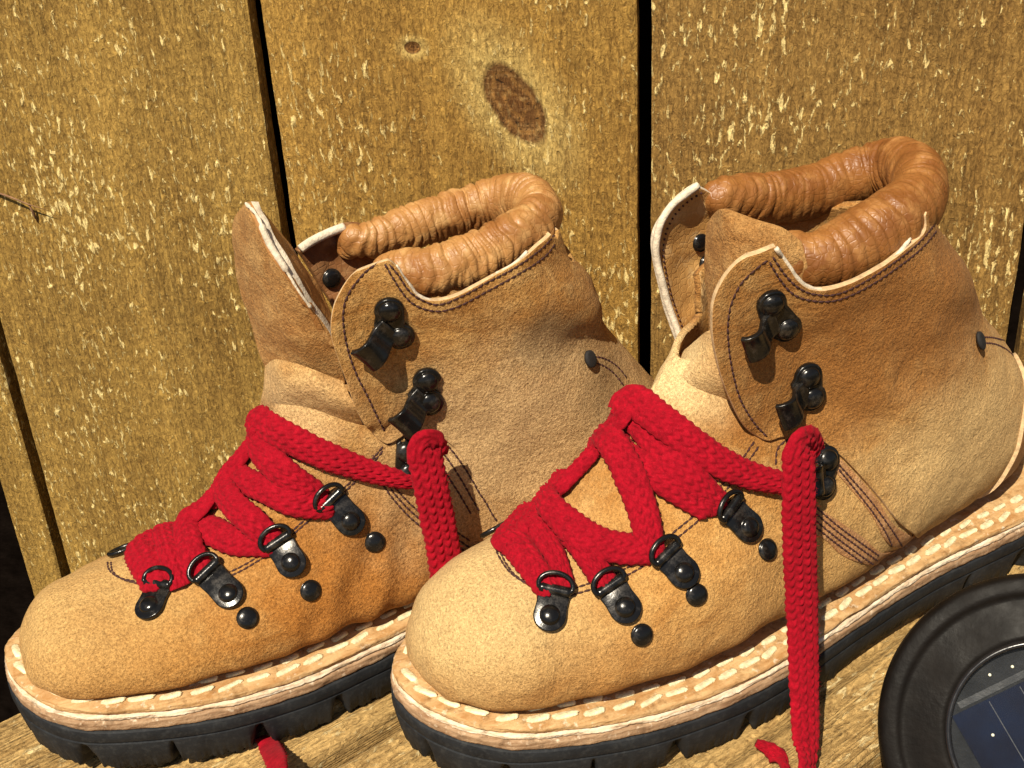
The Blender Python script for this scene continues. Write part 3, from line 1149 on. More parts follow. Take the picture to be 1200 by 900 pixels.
def collar(b, root, pts, mat, seed, amp=0.9, freq=0.62):
    """padded roll: pts = (px, py, w, radius)"""
    C = []
    for (px, py, wv, r) in pts:
        p = b.onw(px, py, wv)
        C.append((p.x, p.y, p.z, r))
    n = 460
    K = 56
    A = crom(C, n)
    L = np.r_[0, np.cumsum(np.linalg.norm(np.diff(A[:, :3], axis=0), axis=1))]
    G = []
    for i in range(n):
        p = V(A[i, :3])
        t = V(A[min(i + 1, n - 1), :3] - A[max(i - 1, 0), :3]).normalized()
        up = V((0, 0, 1))
        a = (up - t * up.dot(t)).normalized()
        c = t.cross(a)
        ring = []
        e = min(1.0, i / 10.0, (n - 1 - i) / 10.0)
        for j in range(K):
            g = 2 * math.pi * j / K
            wp = 1.3 * noise.noise(V((L[i] * 0.05, math.cos(g) * 0.8, math.sin(g) * 0.8 + seed)))
            ph = L[i] + wp * 2.2
            k1 = noise.noise(V((ph * freq * 0.55, seed, math.cos(g) * 0.30)))
            k2 = noise.noise(V((ph * freq * 1.3, seed + 7, math.sin(g) * 0.5)))
            cre = -(1 - min(1, abs(k1) * 2.4)) ** 2 * 1.5 - (1 - min(1, abs(k2) * 3.0)) ** 3 * 0.5
            bul = 0.5 * noise.noise(V((ph * 0.28, math.cos(g), seed)))
            cre *= 0.35 + 1.1 * abs(noise.noise(V((L[i] * 0.06, seed + 3, math.cos(g) * 0.7))))
            r = A[i, 3] * (0.25 + 0.75 * math.sqrt(max(0, 1 - (1 - e) ** 2))) + amp * (cre + bul)
            # slightly flattened roll: taller than deep
            ring.append(p + a * math.cos(g) * r * 1.03 + c * math.sin(g) * r * 0.86)
        G.append(ring)
    mb = MB()
    mb.grid(G, closed_v=True, caps=True)
    o = mb.build('padded_collar', mat, root)
    fix_normals(o)
    return o


def ribbon(b, mb, fz, path, width=10.5, thick=1.7, nrm=None, bvh=None, taper=None, seed=0.0, twist=None):
    """knitted flat lace. path items: (px, py, off) laid on the boot, or ('w', px, py, w), or ('l', x, y, z)"""
    P, N_ = [], []
    for c in path:
        if c[0] == 'w':
            p = b.onw(c[1], c[2], c[3])
            q = b.bvh.find_nearest(p)
            n = V((0, -1, 0.1)) if nrm == 'side' else q[1]
        elif c[0] == 'l':
            q = b.bvh.find_nearest(V(c[1:4]))
            n = V((0, -1, 0.1)) if nrm == 'side' else q[1]
            p = q[0] + q[1] * 2.0
        else:
            p, n = b.hit(c[0], c[1], c[2], 0.0)
        P.append(tuple(p) + tuple(n))
    if path[-1][0] not in ('w', 'l') and nrm is None:
        a_, b_ = V(P[-2][:3]), V(P[-1][:3])
        q_ = b.bvh.find_nearest(b_)
        P[-1] = tuple(q_[0] + q_[1] * 1.2) + tuple(P[-1][3:])
        q_ = b.bvh.find_nearest(b_ + (b_ - a_).normalized() * 1.6)
        P.append(tuple(q_[0] + q_[1] * 0.4) + tuple(P[-1][3:]))
    P = np.array(P)
    A = crom([tuple(r) for r in P], 60)
    L = np.r_[0, np.cumsum(np.linalg.norm(np.diff(A[:, :3], axis=0), axis=1))]
    n = max(12, int(L[-1] / 0.42))
    u = np.linspace(0, L[-1], n)
    C = np.stack([np.interp(u, L, A[:, k]) for k in range(6)], 1)
    if True:   # smooth the normals
        for _ in range(20):
            C[1:-1, 3:] = (C[:-2, 3:] + C[1:-1, 3:] * 2 + C[2:, 3:]) / 4
    nw = 34
    cols = 4
    pitch = 3.1
    G = []
    hw0 = width / 2
    for i in range(n):
        p = V(C[i, :3])
        t = V(C[min(i + 1, n - 1), :3] - C[max(i - 1, 0), :3]).normalized()
        nn = V(C[i, 3:])
        nn = (nn - t * nn.dot(t)).normalized()
        if twist:
            nn = Matrix.Rotation(twist(i / (n - 1)), 3, t) @ nn
        s_ = nn.cross(t)
        tp = 1.0
        if taper:
            tp = float(np.interp(i / (n - 1), [q[0] for q in taper], [q[1] for q in taper]))
        hw = hw0 * tp * (1 + 0.05 * noise.noise(V((u[i] * 0.15, seed, 0))))
        top, bot = [], []
        for j in range(nw):
            v = -1 + 2 * j / (nw - 1)
            edge = math.sqrt(max(0.0, 1 - abs(v) ** 4))
            cv = (v * 0.5 + 0.5) * cols
            lv = cv - math.floor(cv) - 0.5
            groove = math.cos(math.pi * lv) ** 2
            ph = u[i] / pitch + abs(lv) * 1.1 + (0.5 if int(cv) % 2 else 0)
            vv = 0.5 + 0.5 * math.cos(2 * math.pi * ph)
            h = 1.0 * (0.12 + 0.75 * vv) * (0.35 + 0.65 * (1 - (1 - groove) ** 2))
            h += 0.18 * noise.noise(V((u[i] * 1.1, v * 4, seed)))
            crown = (0.5 if nrm else 1.2) * (1 - v * v)
            q = p + s_ * (hw * v) + nn * (thick * 0.5 * edge + (h + crown) * edge)
            q2 = p + s_ * (hw * v) - nn * (thick * 0.5 * edge)
            # ragged edge
            if j in (0, nw - 1):
                q += s_ * (0.25 * math.sin(u[i] * 2.1 + seed)) * (1 if j else -1)
            top.append(q)
            if 0 < j < nw - 1 and j % 4 == 0:
                bot.append(q2)
        G.append(top + bot[::-1])
        if fz is not None and i % 2 == 0:
            for _ in range(2):
                v = random.choice((random.uniform(-1, 1), -1, 1))
                base = p + s_ * (hw * v) + nn * (0.8 if abs(v) < 0.98 else 0)
                d = (nn * random.uniform(0.1, 1) + s_ * v * random.uniform(0, 1) + t * random.uniform(-1, 1)).normalized()
                l = random.uniform(0.5, 1.5)
                sd = d.orthogonal().normalized() * 0.06
                fz.add([base - sd, base + sd, base + d * l + t * random.uniform(-.3, .3)], [(0, 1, 2)])
    mb.grid(G, closed_v=True, caps=True)


def upper_obj(b, root, mat, cut, planes):
    """rendered upper: the body without the mouth of the boot, with an inner face"""
    bm = b.bm.copy()
    kill = [f for f in bm.faces if len(f.verts) > 4 and f.calc_center_median().z > 120]
    bmesh.ops.delete(bm, geom=kill, context='FACES')
    for (co, no) in planes:
        bmesh.ops.bisect_plane(bm, geom=bm.verts[:] + bm.edges[:] + bm.faces[:], plane_co=co, plane_no=no, dist=1e-4)
    kill = [f for f in bm.faces if cut(f.calc_center_median())]
    bmesh.ops.delete(bm, geom=kill, context='FACES')
    me = bpy.data.meshes.new('upper')
    bmesh.ops.scale(bm, vec=(MM, MM, MM), verts=bm.verts)
    bm.to_mesh(me)
    bm.free()
    me.polygons.foreach_set('use_smooth', [True] * len(me.polygons))
    me.materials.append(mat)
    me.materials.append(M['lining'])
    o = bpy.data.objects.new('upper', me)
    COL.objects.link(o)
    o.parent = root
    m = o.modifiers.new('solid', 'SOLIDIFY')
    m.thickness = 2.4 * MM
    m.offset = -1
    m.material_offset = 1
    m.material_offset_rim = 0
    return o


def rim_bead(b, root, pts, bvh, r=1.1, off=0.4, mat='rim', name='collar_edge', wdef=30):
    C = crom(pts, 60)
    P = [b.hit(c[0], c[1], off, wdef, bvh)[0] for c in C]
    mb = MB()
    mb.tube(P, [r * (1 + 0.15 * noise.noise(V((i * 0.4, 0, 0)))) for i in range(len(P))], 8)
    return mb.build(name, M[mat], root)


#SPLIT-RIGHT
# ================================================================== right boot (nearer)
TH_R = math.radians(26.8)
R = Boot(-44.5, 318, TH_R, True, prof_right())
R.flex = (98, 26, 0.0)
R.body()
rootR = empty('hiking_boot', (R.o.x * MM, R.o.y * MM, 0), TH_R)
tag(rootR, 'tan suede hiking boot at the right, red lace hanging straight down over its sole', 'boot', 'pair of old hiking boots')


def cut_r(c):
    return (c.z > 132 and c.x < 134) or c.z > 147 + (c.x - 140) * 0.18


upper_obj(R, rootR, M['suede_right'], cut_r, [((0, 0, 132), (0, 0, 1)), ((134, 0, 0), (1, 0, 0)), ((140, 0, 147), (-0.18, 0, 1))])
make_sole(R, rootR)
welt_stitches(R, rootR)

quR = [(907, 286), (888, 292), (864, 308), (847, 329), (837, 352), (835, 376), (837, 403), (845, 438), (855, 465), (872, 498),
       (893, 515), (912, 512), (932, 508), (955, 512), (976, 527), (1003, 553), (1030, 585), (1053, 613), (1070, 640), (1078, 663)]
loc_r = []
for c in quR:
    p, _ = R.hit(c[0], c[1], 0, 24)
    if c[1] < 520 and c[0] < 900:
        p = R.onw(c[0], c[1], 27)
    loc_r.append((p.x, p.z))
p0 = loc_r[-1]
loc_r += [(p0[0] + 14, 40), (230, 39.5), (256, 43), (265, 58), (267, 76), (255, 98), (238, 119), (223, 140), (210, 154), (202, 159)]
for c in [(1098, 248), (1079, 271), (1051, 296), (1012, 321), (981, 334), (952, 337), (935, 328), (921, 309)]:
    p, _ = R.hit(c[0], c[1], 0, 30)
    loc_r.append((p.x, p.z))
quarterR, qbR = patch(R, 'quarter_flap', loc_r, rootR, M['flap_right'], 1.5, 2.2, 3.0, -1, M['rim_tan'], local=True)

# pale strip between the rows
seamR, sb1 = patch(R, 'seam_strip', [(948, 588), (980, 609), (1010, 629), (1036, 648), (1048, 668), (1034, 684), (1020, 677), (995, 655), (970, 635), (946, 617)],
                 rootR, M['seam'], 0.45, 0.5, 3.0)
seamR2, sb2 = patch(R, 'seam_strip', [(955, 516), (972, 527), (1000, 553), (1027, 585), (1050, 618), (1063, 640), (1070, 662), (1052, 668), (1042, 638), (1022, 605), (998, 575), (975, 548)],
                  rootR, M['seam'], 0.5, 0.5, 3.0)

st = MB()
stitch_row(R, st, [(901, 304), (884, 317), (868, 333), (857, 356), (853, 380), (854, 407), (859, 438), (868, 469), (884, 496), (900, 513)], qbR)
stitch_row(R, st, [(905, 300), (919, 321), (935, 337), (954, 345), (981, 345), (1012, 331), (1043, 311), (1075, 286), (1096, 262)], qbR)
stitch_row(R, st, [(901, 306), (915, 329), (931, 346), (954, 353), (981, 352), (1012, 339), (1047, 317), (1079, 292), (1098, 270)], qbR)
stitch_row(R, st, [(905, 547), (913, 525), (930, 514), (950, 512), (973, 526), (1000, 551), (1027, 581), (1050, 611), (1064, 636), (1070, 657)], qbR)
stitch_row(R, st, [(958, 523), (973, 534), (995, 558), (1021, 588), (1043, 618), (1057, 640), (1063, 658)], sb2)
stitch_row(R, st, [(982, 549), (1003, 575), (1026, 605), (1042, 632), (1052, 660)], sb2)
for dy in (2, 9, 17, 24):
    stitch_row(R, st, [(956 - dy * .1, 592 + dy), (980, 613 + dy), (1007, 633 + dy), (1031, 650 + dy)], sb1)
for (dx, dy) in ((0, 0), (5, 6)):
    stitch_row(R, st, [(885 + dx, 516 + dy), (862 + dx, 548 + dy), (822 + dx, 596 + dy), (787 + dx, 626 + dy), (760 + dx, 650 + dy), (730 + dx, 668 + dy), (690 + dx, 684 + dy), (655 + dx, 694 + dy)], None)
    stitch_row(R, st, [(581 + dx, 644 + dy * .3), (588 + dx, 658 + dy * .4), (600 + dx, 673 + dy * .4), (620 + dx, 686 + dy * .3)], None)
stitch_row(R, st, [(1150, 395), (1165, 396), (1182, 402), (1195, 413)], qbR)
stitch_row(R, st, [(1150, 402), (1165, 403), (1180, 410), (1192, 422)], qbR)
tag(st.build('stitching', M['thread'], rootR), kind='stuff')

# heel counter with its pale edge
counterR, cbR = patch(R, 'heel_counter', [(232, 40), (240, 52), (249, 75), (257, 90), (264, 86), (270, 70), (268, 52), (256, 42)], rootR, M['counter'], 3.0, 1.6, 3.0, -1, M['rim_tan'], local=True)

# padded collar
collar(R, rootR, [(826, 224, -35, 4.5), (840, 230, -31, 7.2), (868, 232, -31, 8.6), (905, 232, -32, 9.3), (950, 225, -32, 10.0), (990, 210, -31, 10.3), (1028, 200, -26, 10.6),
                  (1058, 197, -14, 10.8), (1076, 212, 2, 11.0), (1074, 236, 13, 11.4), (1046, 262, 19, 12.0), (1010, 285, 20, 12.0), (975, 302, 20, 11.0),
                  (950, 306, 19, 10), (922, 306, 15, 9), (900, 318, 10, 7)], M['collar_r'], 4.0, 0.75, 0.42)
rim_bead(R, rootR, [(909, 290), (920, 306), (935, 326), (952, 335), (981, 332), (1012, 319), (1051, 294), (1068, 280)], qbR, 0.75, 0.3)

# far flap, seen from its inside
farR, fbR = sheet(R, 'far_flap', [
    [(818, 219, -27), (850, 236, -30), (880, 262, -30)],
    [(790, 240, -28), (826, 258, -31), (862, 280, -30)],
    [(771, 272, -28), (815, 285, -32), (858, 300, -30)],
    [(770, 303, -28), (812, 312, -32), (856, 325, -30)],
    [(782, 355, -26), (815, 355, -30), (852, 362, -28)],
    [(797, 398, -22), (820, 398, -25), (850, 400, -24)],
    [(806, 420, -19), (825, 420, -20), (850, 420, -20)]], rootR, M['lining'], 2.4, 50, 30, M['rim'],
    lambda u, v, p: 0.5 * math.sin(p[2] * 0.55 + 3 * noise.noise(V(tuple(p)) * 0.08)) * v)
mb = MB()
P = [R.onw(*c) for c in [(818, 217, -26), (803, 228, -26), (788, 240, -27), (775, 260, -27), (769, 285, -27), (770, 306, -27), (776, 330, -26), (783, 357, -25), (792, 382, -23), (799, 402, -21), (807, 418, -18)]]
C = crom([tuple(p) for p in P], 70)
mb.tube([tuple(c) for c in C], 1.3, 8)
mb.build('flap_edge', M['rim'], rootR)
st = MB()
C = crom([(822, 226), (806, 236), (792, 250), (781, 270), (777, 292), (779, 315), (786, 345), (795, 372), (804, 396)], 60)
for i in range(0, 59, 2):
    h0 = fbR.ray_cast(*R.ray(*C[i])); h1 = fbR.ray_cast(*R.ray(*((C[i] * 0.4 + C[i + 1] * 0.6))))
    if h0[0] and h1[0]:
        st.tube([h0[0] + V((0, -0.3, 0.1)), h1[0] + V((0, -0.3, 0.1))], 0.4, 5)
tag(st.build('stitching', M['thread'], farR), kind='stuff')
for (x, y) in ((821, 284), (829, 309)):
    h = fbR.ray_cast(*R.ray(x, y))
    if h[0]:
        n = V((0.1, -1, 0.15)).normalized()
        o = place(dome(3.4, 1.2).build('rivet', M['metal'], farR), h[0], V((0, 0, 1)), n)

gusR, _ = sheet(R, 'gusset', [
    [(804, 410, -10), (816, 398, 0), (830, 388, 9), (850, 385, 15), (874, 390, 21)],
    [(788, 430, -10), (804, 420, 2), (826, 413, 11), (850, 413, 18), (882, 418, 24)],
    [(768, 458, -10), (790, 449, 3), (820, 447, 13), (850, 451, 20), (887, 460, 27)],
    [(748, 486, -14), (778, 482, -3), (812, 485, 5), (850, 493, 13), (895, 506, 20)]], rootR, M['suede_right'], 2.2, 30, 36, M['rim'])

# tongue standing up inside, suede outwards
tongR, _ = sheet(R, 'tongue', [
    [(829, 262, -6), (836, 250, -2), (850, 245, 6), (888, 257, 14), (918, 267, 19), (940, 283, 22)],
    [(826, 285, -6), (838, 278, 2), (856, 275, 10), (890, 280, 17), (920, 292, 21), (945, 305, 24)],
    [(826, 320, -6), (842, 316, 4), (862, 312, 12), (895, 315, 19), (925, 325, 22), (950, 335, 24)],
    [(829, 355, -5), (846, 352, 6), (868, 350, 14), (898, 352, 20), (925, 360, 22), (950, 365, 23)],
    [(832, 392, -4), (850, 390, 8), (872, 390, 15), (900, 392, 19), (925, 396, 20), (950, 396, 20)]],
    rootR, M['tongue'], 2.0, 40, 44, M['tongue'], None, M['lining'])

# metalwork
d_ring(R, rootR, (644, 722), (650, 694))
d_ring(R, rootR, (732, 712), (716, 688))
d_ring(R, rootR, (800, 671), (781, 650))
d_ring(R, rootR, (875, 617), (854, 596))
for q in ((752, 744), (816, 697), (899, 644)):
    stud(R, rootR, q)
speed_hook(R, rootR, (903, 354), (920, 381), (880, 392), qbR)
speed_hook(R, rootR, (946, 439), (949, 464), (917, 470), qbR)
speed_hook(R, rootR, (966, 538), (962, 568), (946, 558), None)
q = R.hit(578, 616, 1.0, -20)
mb = MB()
mb.tube([(5.0 * math.cos(a), 3.0 * math.sin(a), 0.6) for a in [2 * math.pi * k / 20 for k in range(21)]], 0.9, 8, False)
o = place(mb.build('lace_ring', M['metal'], rootR), q[0], V((1, 0.1, 0.5)), q[1])
# back eyelet and pull strap
mb = MB()
hp, hn = R.hit(1144, 400, 1.8, 20, qbR)
dm = dome(3.4, 0.7)
dm.v = [(x, y * 0.72, z) for x, y, z in dm.v]
place(dm.build('eyelet', M['hole'], rootR), hp, V((0, 0, 1)), hn)

# laces
lc, fz = MB(), MB()
T1 = [(0, .9), (1, .9)]
ribbon(R, lc, fz, [('l', 56, 16, 90), (588, 612, 1.4), (604, 640, 1.6), (622, 664, 1.8), (640, 688, 2.2)], 10.2, seed=1, taper=[(0, .9), (.5, 1.05), (1, .85)])
ribbon(R, lc, fz, [('l', 62, 14, 95), (610, 592, 1.8), (632, 622, 2.2), (650, 652, 2.0), (662, 682, 1.2)], 9.0, seed=21, taper=[(0, .9), (.5, 1), (1, .6)])
ribbon(R, lc, fz, [('l', 68, 14, 98), (628, 578, 2.4), (660, 612, 3.6), (688, 648, 3.4), (708, 682, 2.0)], 9.6, seed=2, taper=[(0, .9), (.5, 1), (1, .85)])
ribbon(R, lc, fz, [('l', 86, 12, 102), (694, 528, 2.0), (668, 544, 1.8), (650, 566, 2.4), (642, 588, 3.6)], 9.0, seed=3, taper=[(0, .7), (.5, .7), (1, .8)])
ribbon(R, lc, fz, [(636, 580, 5.0), (660, 606, 6.0), (690, 633, 4.4), (722, 643, 2.4), (755, 645, 2.4)], 10.8, seed=4, taper=[(0, .8), (.5, 1.05), (1, .9)])
ribbon(R, lc, fz, [('l', 92, 10, 110), (728, 528, 1.6), (756, 549, 2.0), (787, 570, 2.2), (824, 592, 2.4)], 10.5, seed=5, taper=[(0, .7), (.3, .9), (1, .95)])
ribbon(R, lc, fz, [('l', 89, 12, 102), (706, 506, 3.6), (734, 548, 5.0), (752, 600, 4.2), (762, 644, 3.0)], 10.6, seed=6, taper=[(0, .9), (.5, 1.0), (1, .9)])
ribbon(R, lc, fz, [('l', 97, 8, 114), (744, 486, 1.6), (783, 532, 2.4), (807, 560, 3.0), (836, 588, 3.2)], 11.0, seed=7, taper=[(0, .9), (.6, 1.05), (1, .9)])
ribbon(R, lc, fz, [('l', 91, 12, 104), (721, 484, 4.0), (745, 474, 4.8), (787, 503, 5.0), (832, 538, 3.4), (873, 556, 2.6), (915, 566, 3.2), (932, 570, 4.0)], 10.8, seed=8, taper=[(0, .8), (.2, 1.1), (.7, .95), (1, .55)])
ribbon(R, lc, fz, [('w', 950, 534, 45), ('w', 944, 520, 48), ('w', 937, 526, 51), ('w', 936, 540, 52), ('w', 936, 580, 54), ('w', 937, 640, 56), ('w', 940, 720, 59), ('w', 942, 800, 66), ('w', 944, 870, 74), ('w', 945, 920, 84), ('w', 946, 980, 94)],
       12.4, 2.2, 'side', seed=9, twist=lambda u: 0.10 * math.sin(u * 5))
lt = MB()
# frayed other end under the sole
ribbon(R, lt, fz, [('w', 886, 870, 60), ('w', 904, 880, 64), ('w', 917, 898, 70), ('w', 924, 940, 84)], 7.5, 2.0, 'side', seed=10, taper=[(0, .35), (.3, .9), (1, 1)])
lt.build('lace_end', M['lace'], rootR)
laceR = lc.build('lace', M['lace'], rootR)
tag(fz.build('lace_fuzz', M['lace'], laceR, False), kind='stuff')

#SPLIT-LEFT
# ================================================================== left boot (further)
TH_L = math.radians(22.1)
B = Boot(-181, 342, TH_L, False, prof_left())
B.flex = (120, 26, 0.7)
B.body()
rootL = empty('hiking_boot', (B.o.x * MM, B.o.y * MM, 0), TH_L)
tag(rootL, 'tan suede hiking boot at the left with its tongue flopped forward', 'boot', 'pair of old hiking boots')


def cut_l(c):
    return (c.z > 124 and c.x < 152) or c.z > 139 + (c.x - 158) * 0.2


upper_obj(B, rootL, M['suede_left'], cut_l, [((0, 0, 124), (0, 0, 1)), ((152, 0, 0), (1, 0, 0)), ((158, 0, 139), (-0.2, 0, 1))])
make_sole(B, rootL)
welt_stitches(B, rootL)

quL = [(450, 298), (437, 305), (413, 323), (397, 347), (390, 367), (389, 393), (397, 420), (407, 447), (417, 477), (432, 503), (452, 519), (476, 508), (502, 506), (529, 521), (551, 551), (566, 577), (585, 606)]
loc_l = []
for c in quL:
    p, _ = B.hit(c[0], c[1], 0, 24)
    if c[1] < 522 and c[0] < 452:
        p = B.onw(c[0], c[1], 27)
    loc_l.append((p.x, p.z))
p0 = loc_l[-1]
loc_l += [(p0[0] + 8, 41), (220, 40), (250, 44), (260, 58), (258, 76), (243, 98), (229, 119), (222, 138), (215, 149), (210, 153)]
for c in [(648, 268), (633, 282), (600, 309), (567, 327), (537, 343), (510, 350), (490, 346), (477, 330), (463, 309)]:
    p, _ = B.hit(c[0], c[1], 0, 30)
    loc_l.append((p.x, p.z))
quarterL, qbL = patch(B, 'quarter_flap', loc_l, rootL, M['flap_left'], 1.5, 2.2, 3.0, -1, M['rim_tan'], local=True)
st = MB()
stitch_row(B, st, [(445, 307), (427, 320), (407, 347), (402, 373), (407, 407), (417, 437), (430, 463), (440, 484), (452, 508)], qbL)
stitch_row(B, st, [(452, 305), (467, 323), (480, 342), (497, 353), (517, 357), (550, 343), (567, 333), (600, 316), (633, 293), (650, 275)], qbL)
stitch_row(B, st, [(450, 308), (463, 330), (477, 350), (493, 361), (515, 365), (540, 358), (570, 342), (603, 324), (636, 303), (653, 283)], qbL)
stitch_row(B, st, [(454, 526), (476, 513), (502, 511), (525, 523), (547, 554), (562, 580), (576, 604)], qbL)
stitch_row(B, st, [(462, 530), (480, 520), (500, 518), (518, 530), (538, 558), (554, 586), (565, 604)], None)
stitch_row(B, st, [(470, 534), (490, 526), (512, 540), (530, 566), (546, 592), (555, 608)], None)
for dy in (0, 8, 16):
    stitch_row(B, st, [(436, 532 + dy), (454, 560 + dy), (476, 586 + dy), (500, 606 + dy), (532, 622 + dy), (551, 634 + dy)], None)
for (dx, dy) in ((0, 0), (4, 5)):
    stitch_row(B, st, [(450, 522 + dy), (430, 545 + dy), (400, 575 + dy), (360, 607 + dy), (330, 633 + dy), (300, 654 + dy), (270, 670 + dy), (235, 682 + dy)], None)
    stitch_row(B, st, [(126 + dx, 658), (128 + dx, 668 + dy * .3), (140 + dx, 677 + dy * .4), (162, 682 + dy * .4)], None)
stitch_row(B, st, [(694, 418), (708, 420), (724, 430), (738, 448)], qbL)
stitch_row(B, st, [(694, 425), (706, 428), (720, 438), (733, 455)], qbL)
tag(st.build('stitching', M['thread'], rootL), kind='stuff')

collar(B, rootL, [(400, 290, -37, 4.5), (414, 283, -30, 6.2), (436, 280, -29, 7.0), (470, 270, -30, 8.2), (510, 257, -30, 8.8), (550, 245, -30, 9.0), (585, 236, -26, 9.2),
                  (612, 233, -15, 9.4), (630, 243, 0, 9.6), (630, 259, 12, 9.6), (606, 278, 19, 9.4), (575, 294, 21, 9.2), (545, 307, 22, 9.0),
                  (515, 317, 22, 9.0), (490, 320, 20, 8.6), (466, 320, 15, 8), (446, 330, 10, 6)], M['collar_l'], 9.0, 1.25, 0.56)
rim_bead(B, rootL, [(463, 309), (477, 329), (490, 344), (510, 348), (537, 341), (567, 325), (600, 308), (618, 295)], qbL, 0.75, 0.3)

# far flap edge and the crumpled lining behind the tongue
farL, fbL = sheet(B, 'far_flap', [
    [(350, 294, -28), (378, 279, -31), (404, 266, -32), (430, 268, -31)],
    [(362, 310, -29), (388, 296, -32), (414, 284, -33), (440, 290, -31)],
    [(376, 332, -29), (402, 318, -32), (426, 306, -33), (450, 314, -31)],
    [(392, 360, -28), (416, 345, -30), (440, 335, -31), (466, 342, -30)],
    [(404, 400, -24), (430, 385, -26), (452, 378, -27), (480, 380, -27)]], rootL, M['lining_dark'], 3.2, 40, 30, M['lining_dark'],
    lambda u, v, p: 1.3 * noise.noise(V(tuple(p)) * 0.16))
mb = MB()
P = [B.onw(*c) for c in [(352, 292, -27), (365, 283, -28), (385, 273, -30), (403, 266, -31)]]
mb.tube([tuple(c) for c in crom([tuple(p) for p in P], 30)], 1.7, 8)
mb.build('flap_edge', M['rim'], rootL)
h = fbL.ray_cast(*B.ray(388, 325))
if h[0]:
    place(dome(3.6, 1.5).build('rivet', M['metal'], farL), h[0] + V((0, -1, 0)), V((0, 0, 1)), V((0.1, -1, 0.2)).normalized())

# instep piece with rolled upper edge
insL, _ = sheet(B, 'gusset', [
    [(311, 428, -10), (322, 421, 0), (340, 424, 9), (370, 434, 17), (402, 446, 22)],
    [(309, 436, -10), (322, 434, 4), (342, 437, 12), (372, 447, 20), (408, 460, 25)],
    [(308, 455, -10), (324, 455, 4), (346, 458, 13), (378, 467, 21), (418, 480, 27)],
    [(304, 480, -14), (322, 482, -3), (346, 486, 5), (382, 494, 13), (428, 508, 19)]], rootL, M['suede_left'], 2.4, 30, 36, M['rim'])

# tongue flopped forward: suede outside, smooth lining on the inner face
def tw(u, v, p):
    return 0.0
tongL, tbL = sheet(B, 'tongue', [
    [(284, 240, -8), (288, 237, -4), (294, 236, 0)],
    [(274, 256, -14), (288, 252, 0), (304, 256, 8)],
    [(272, 285, -17), (294, 284, 2), (316, 285, 12)],
    [(276, 320, -18), (306, 320, 4), (334, 312, 16)],
    [(286, 360, -17), (320, 358, 6), (352, 342, 18)],
    [(298, 398, -15), (336, 392, 8), (376, 376, 18)],
    [(309, 428, -12), (350, 420, 8), (394, 406, 17)],
    [(314, 444, -10), (356, 446, 6), (404, 450, 14)]], rootL, M['tongue'], 2.6, 60, 40, M['rim'], None, M['collar_l'])
tong2, _ = sheet(B, 'tongue_lining', [
    [(294, 236, 0), (300, 238, -2), (306, 243, -5)],
    [(304, 256, 8), (314, 259, 4), (324, 264, -2)],
    [(316, 285, 12), (330, 287, 6), (345, 293, -2)],
    [(334, 312, 16), (350, 316, 9), (364, 324, -2)],
    [(352, 342, 18), (368, 346, 10), (382, 354, 0)],
    [(376, 376, 18), (388, 378, 11), (398, 384, 2)],
    [(394, 406, 17), (402, 408, 12), (410, 412, 4)]], tongL, M['collar_l'], 2.0, 50, 24, M['collar_l'],
    lambda u, v, p: 0.5 * math.sin(p[0] * 1.1 + 4 * noise.noise(V(tuple(p)) * 0.1)) * (1 if u > .5 else 0))
mb = MB()
P = [B.onw(*c) for c in [(288, 238, -2), (302, 254, 9), (315, 284, 13), (332, 311, 17), (350, 341, 19), (364, 360, 19)]]
C = crom([tuple(p) for p in P], 60)
mb.tube([tuple(c) for c in C], [0.4 + 0.7 * abs(noise.noise(V((i * .16, 1, 0)))) + (0.7 if 18 < i < 40 else 0) for i in range(60)], 8)
mb.build('worn_edge', M['rim'], tongL)

d_ring(B, rootL, (177, 712), (188, 688))
d_ring(B, rootL, (269, 697), (246, 673))
d_ring(B, rootL, (342, 659), (328, 636))
d_ring(B, rootL, (410, 610), (388, 586))
for q in ((290, 724), (364, 692), (439, 635)):
    stud(B, rootL, q)
speed_hook(B, rootL, (457, 362), (469, 390), (437, 398), qbL)
speed_hook(B, rootL, (500, 445), (503, 469), (475, 478), qbL)
speed_hook(B, rootL, (476, 528), (478, 552), (466, 536), None, False)
q = B.hit(146, 648, 1.0, -20)
mb = MB()
mb.tube([(5.0 * math.cos(a), 3.0 * math.sin(a), 0.6) for a in [2 * math.pi * k / 20 for k in range(21)]], 0.9, 8, False)
o = place(mb.build('lace_ring', M['metal'], rootL), q[0], V((1, 0.1, 0.5)), q[1])
hp, hn = B.hit(688, 421, 1.8, 20, qbL)
dm = dome(3.2, 0.7)
dm.v = [(x, y * 0.8, z) for x, y, z in dm.v]
place(dm.build('eyelet', M['hole'], rootL), hp, V((0, 0, 1)), hn)

lc, fz = MB(), MB()
ribbon(B, lc, fz, [('l', 58, 14, 72), (166, 642, 1.2), (176, 660, 1.6), (187, 684, 2.2)], 13.0, seed=11, taper=[(0, .8), (.5, 1.1), (1, .95)])
ribbon(B, lc, fz, [('l', 84, 12, 86), (214, 604, 1.2), (190, 628, 1.6), (180, 650, 2.8)], 8.0, seed=22, taper=[(0, .8), (1, 1)])
ribbon(B, lc, fz, [(196, 630, 3.0), (203, 650, 3.2), (208, 668, 2.4), (212, 684, 2.2)], 10.5, seed=12, taper=[(0, .8), (1, .8)])
ribbon(B, lc, fz, [('l', 94, 10, 97), (238, 588, 3.0), (226, 618, 3.8), (228, 648, 3.4), (236, 671, 2.6)], 10.8, seed=13, taper=[(0, .8), (.5, 1.0), (1, .9)])
ribbon(B, lc, fz, [(232, 616, 1.2), (250, 624, 1.6), (277, 634, 1.8), (312, 636, 2.2)], 10.5, seed=14)
ribbon(B, lc, fz, [('l', 101, 8, 106), (274, 524, 2.0), (258, 548, 2.0), (244, 580, 2.4)], 7.5, seed=23)
